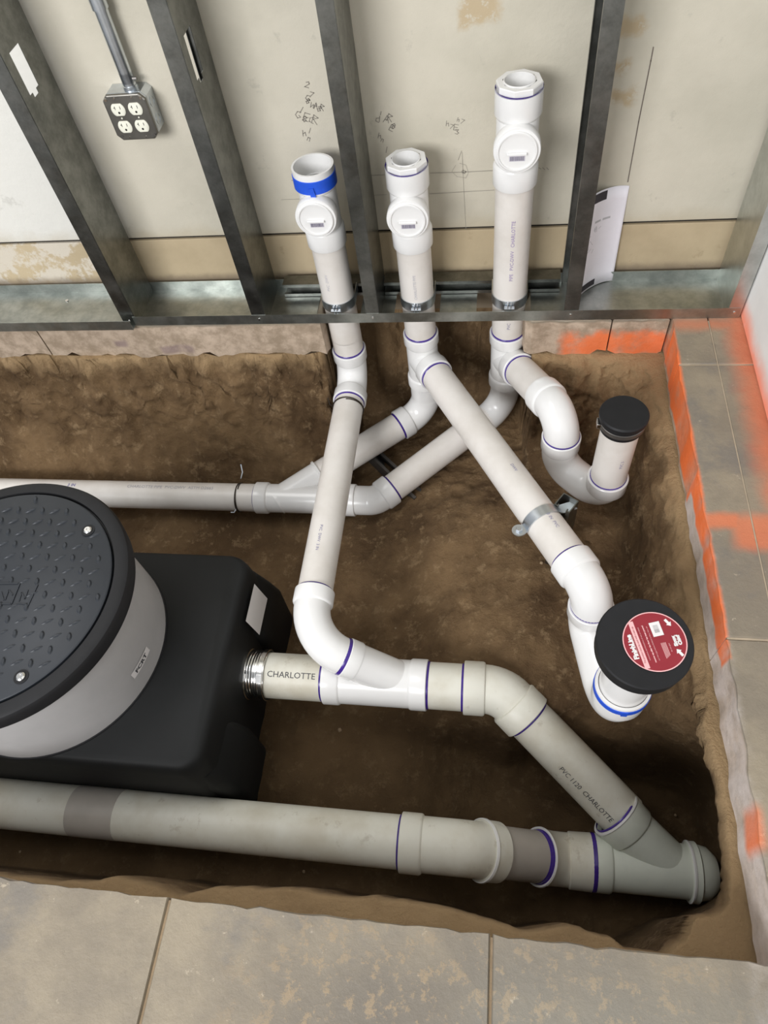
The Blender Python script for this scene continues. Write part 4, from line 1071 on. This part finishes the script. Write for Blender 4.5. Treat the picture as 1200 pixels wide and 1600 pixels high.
# raised emblem, partly outside the picture
m = MB()
def bar(mb, x0, y0, x1, y1, wd_, h=.002):
    a, b = S(x0, y0, zl), S(x1, y1, zl); d = (b-a); L = d.length; d.normalize()
    mb.obox((a+b)/2+V((0, 0, h/2)), d, V((-d.y, d.x, 0)), up, L/2, wd_, h/2)
bar(m, 31, 912, 18, 944, .0018); bar(m, 59, 914, 43, 948, .0018); bar(m, -40, 912, 29, 912, .0018); bar(m, 18, 944, -45, 944, .0014)
bar(m, 27, 943, 44, 945, .0010)
obj('raised_emblem', m, LIDB, lid, smooth=0)
m = MB()
for a in ((30, 940, 34, 926), (34, 926, 39, 936), (39, 936, 44, 922), (8, 938, 14, 922), (14, 922, 20, 930), (2, 925, 6, 938)): bar(m, *a, .0012, .0016)
obj('emblem_stroke', m, LIDB, lid, smooth=0)
for x, y in ((137, 828), (32, 1057)):
    c = S(x, y, zl+.003)
    m = MB(); m.rings([(c-up*.003, up, .0095), (c+up*.001, up, .0092), (c+up*.0035, up, .0065), (c+up*.0035, up, .003), (c+up*.0015, up, .0025)], 20, (False, True)); obj('lid_bolt', m, STEEL, lid)
    m = MB(); m.rings([(c-up*.0018, up, .0150), (c-up*.0015, up, .0150)], 20, (True, True)); obj('bolt_recess', m, BLACK, lid)

# ---------------------------------------------------------------- outlet box with conduit
ob = thing('outlet_box', 'square metal electrical box with four white receptacles on the wall', 'electrical outlet', (-.852, 1.65, .525))
bx0, bx1, bz0, bz1, by0 = -.9030, -.8005, .4745, .576, 1.598
m = MB()
def boxprof(y, ins, ch):
    x0, x1, z0, z1 = bx0+ins, bx1-ins, bz0+ins, bz1-ins
    return [V((x0+ch, y, z0)), V((x1-ch, y, z0)), V((x1, y, z0+ch)), V((x1, y, z1-ch)), V((x1-ch, y, z1)), V((x0+ch, y, z1)), V((x0, y, z1-ch)), V((x0, y, z0+ch))]
m.loft([boxprof(YW-.001, 0, .010), boxprof(by0+.012, 0, .010), boxprof(by0+.011, .0006, .010), boxprof(by0+.004, .0006, .010)])
bb = obj('box_body', m, ZINC, ob, smooth=0)
cover_m = simple('cover_steel', (.20, .19, .17, 1), .42, .85)
m = MB(); m.loft([boxprof(by0+.006, -.001, .012), boxprof(by0+.001, .0, .012), boxprof(by0, .002, .012)]); cv_ = obj('cover_plate', m, cover_m, ob, smooth=0)
# knock-out rings on the side
for z in (.505, .545):
    m = MB(); m.rings([(V((bx1-.0002, by0+.032, z)), X1, .0125), (V((bx1+.0008, by0+.032, z)), X1, .0125), (V((bx1+.0008, by0+.032, z)), X1, .0105), (V((bx1-.0002, by0+.032, z)), X1, .0105)], 24); obj('knockout', m, ZINC, bb)
for x, z in ((bx0+.008, bz1-.009), (bx1-.009, bz1-.008), (bx1-.009, bz0+.009), (bx0+.012, bz0+.010)):
    m = MB(); m.rings([(V((x, by0+.001, z)), V((0, -1, 0)), .0042), (V((x, by0-.001, z)), V((0, -1, 0)), .0035)], 12, (True, True)); obj('cover_screw', m, STEEL if z > .55 else DARKM, cv_)
cxs = (bx0+.030, bx0+.072); czs = (.545, .506)
for x in cxs:
    for z in czs:
        n = 32; P = []
        for k in range(n):
            a = 2*PI*k/n; u = .0168*math.cos(a); v = max(-.0135, min(.0135, .0168*math.sin(a))); P.append((u, v))
        m = MB(); m.loft([[V((x+u, by0+.001, z+v)) for u, v in P], [V((x+u, by0-.0016, z+v)) for u, v in P], [V((x+u*.95, by0-.0022, z+v*.95)) for u, v in P]])
        rcp = obj('receptacle', m, IVORY, ob, smooth=40)
        m = MB(); yy = by0-.0025
        m.box((x-.0072, yy, z+.001), (x-.0058, yy+.0004, z+.0085)); m.box((x-.0095, yy, z+.0042), (x-.0068, yy+.0004, z+.0056)); m.box((x+.0055, yy, z+.0015), (x+.0069, yy+.0004, z+.0080))
        m.rings([(V((x, yy+.0004, z-.0062)), V((0, -1, 0)), .0026), (V((x, yy, z-.0062)), V((0, -1, 0)), .0026)], 14, (True, True))
        obj('slot', m, GAP, rcp, smooth=0)
    for z in (bz1-.006, .5255, bz0+.006):
        m = MB(); m.rings([(V((x, by0+.001, z)), V((0, -1, 0)), .0022), (V((x, by0-.0012, z)), V((0, -1, 0)), .0018)], 10, (True, True)); obj('screw_head', m, IVORY if z == .5255 else STEEL, cv_)
cd = thing('conduit', 'grey steel conduit pipe coming down the wall to the outlet box', 'conduit', (-.838, 1.632, .576))
xc = -.838; yc = 1.628
m = MB(); m.rings([(V((xc, yc, .590)), up, .0150), (V((xc, yc, 2.4)), up, .0150)], 24, (True, True)); obj('tube', m, ZINC, cd)
m = MB(); m.rings([(V((xc, yc, .576)), up, .017), (V((xc, yc, .584)), up, .017), (V((xc, yc, .585)), up, .0150), (V((xc, yc, .610)), up, .0150), (V((xc, yc, .611)), up, .0150)], 24, (True, False)); obj('connector', m, ZINC, cd)
m = MB(); m.rings([(V((xc+.014, yc-.004, .598)), X1, .004), (V((xc+.024, yc-.004, .598)), X1, .004)], 8, (True, True)); obj('set_screw', m, DARKM, cd)
m = MB(); m.rings([(V((xc, yc, .735)), up, .0150), (V((xc, yc, .736)), up, .0180), (V((xc, yc, .785)), up, .0180), (V((xc, yc, .786)), up, .0150)], 24); obj('coupling', m, ZINC, cd)

# ---------------------------------------------------------------- curled sheet leaning behind the stud
pp = thing('paper_sheet', 'curled white printed sheet standing in the track against the wall', 'paper', (.27, 1.62, .004))
def sheet_pt(s, h, off=0.0):
    """s 0..1 from right edge to left edge, h 0..1 bottom to top"""
    x = .314 - .120*s; y = 1.640 - .004*h*0 - .105*s**1.9 + .012*h*(1-s) + .045*h*s
    return V((x, y-off, .004+.268*h))
def patch(name, s0, s1, h0, h1, off, mat, parent, n=10, k=4, thick=.0):
    m = MB(); a = [[sheet_pt(s0+(s1-s0)*i/n, h0+(h1-h0)*j/k, off) for i in range(n+1)] for j in range(k+1)]
    m.add([p for r_ in a for p in r_], [(j*(n+1)+i, j*(n+1)+i+1, (j+1)*(n+1)+i+1, (j+1)*(n+1)+i) for j in range(k) for i in range(n)])
    o = obj(name, m, mat, parent, smooth=80)
    if thick: md = o.modifiers.new('solid', 'SOLIDIFY'); md.thickness = thick
    return o
sh = patch('sheet', 0, 1, 0, 1, 0, PAPER, pp, 20, 8, .0004)
patch('title_block', .42, .98, .90, .985, .0009, PAPERK, sh)
patch('footer_block', .42, .99, .02, .085, .0009, PAPERK, sh)
m = MB()
for _ in range(26):
    s0 = random.uniform(.50, .95); h0 = random.uniform(.32, .66); 
    a = sheet_pt(s0, h0, .0009); b = sheet_pt(min(.98, s0+random.uniform(-.15, .15)), h0+random.uniform(-.06, .06), .0009)
    d = (b-a)
    if d.length < .004: continue
    d.normalize(); n_ = V((-d.z, 0, d.x))*.0006; m.add([a-n_, b-n_, b+n_, a+n_], [(0, 1, 2, 3)])
obj('line_drawing', m, PAPERG, sh, smooth=0)
for s0, s1 in ((.28, .44), (.48, .60)): patch('printed_words', s0, s1, .70, .72, .0009, PAPERG, sh, 6, 1)
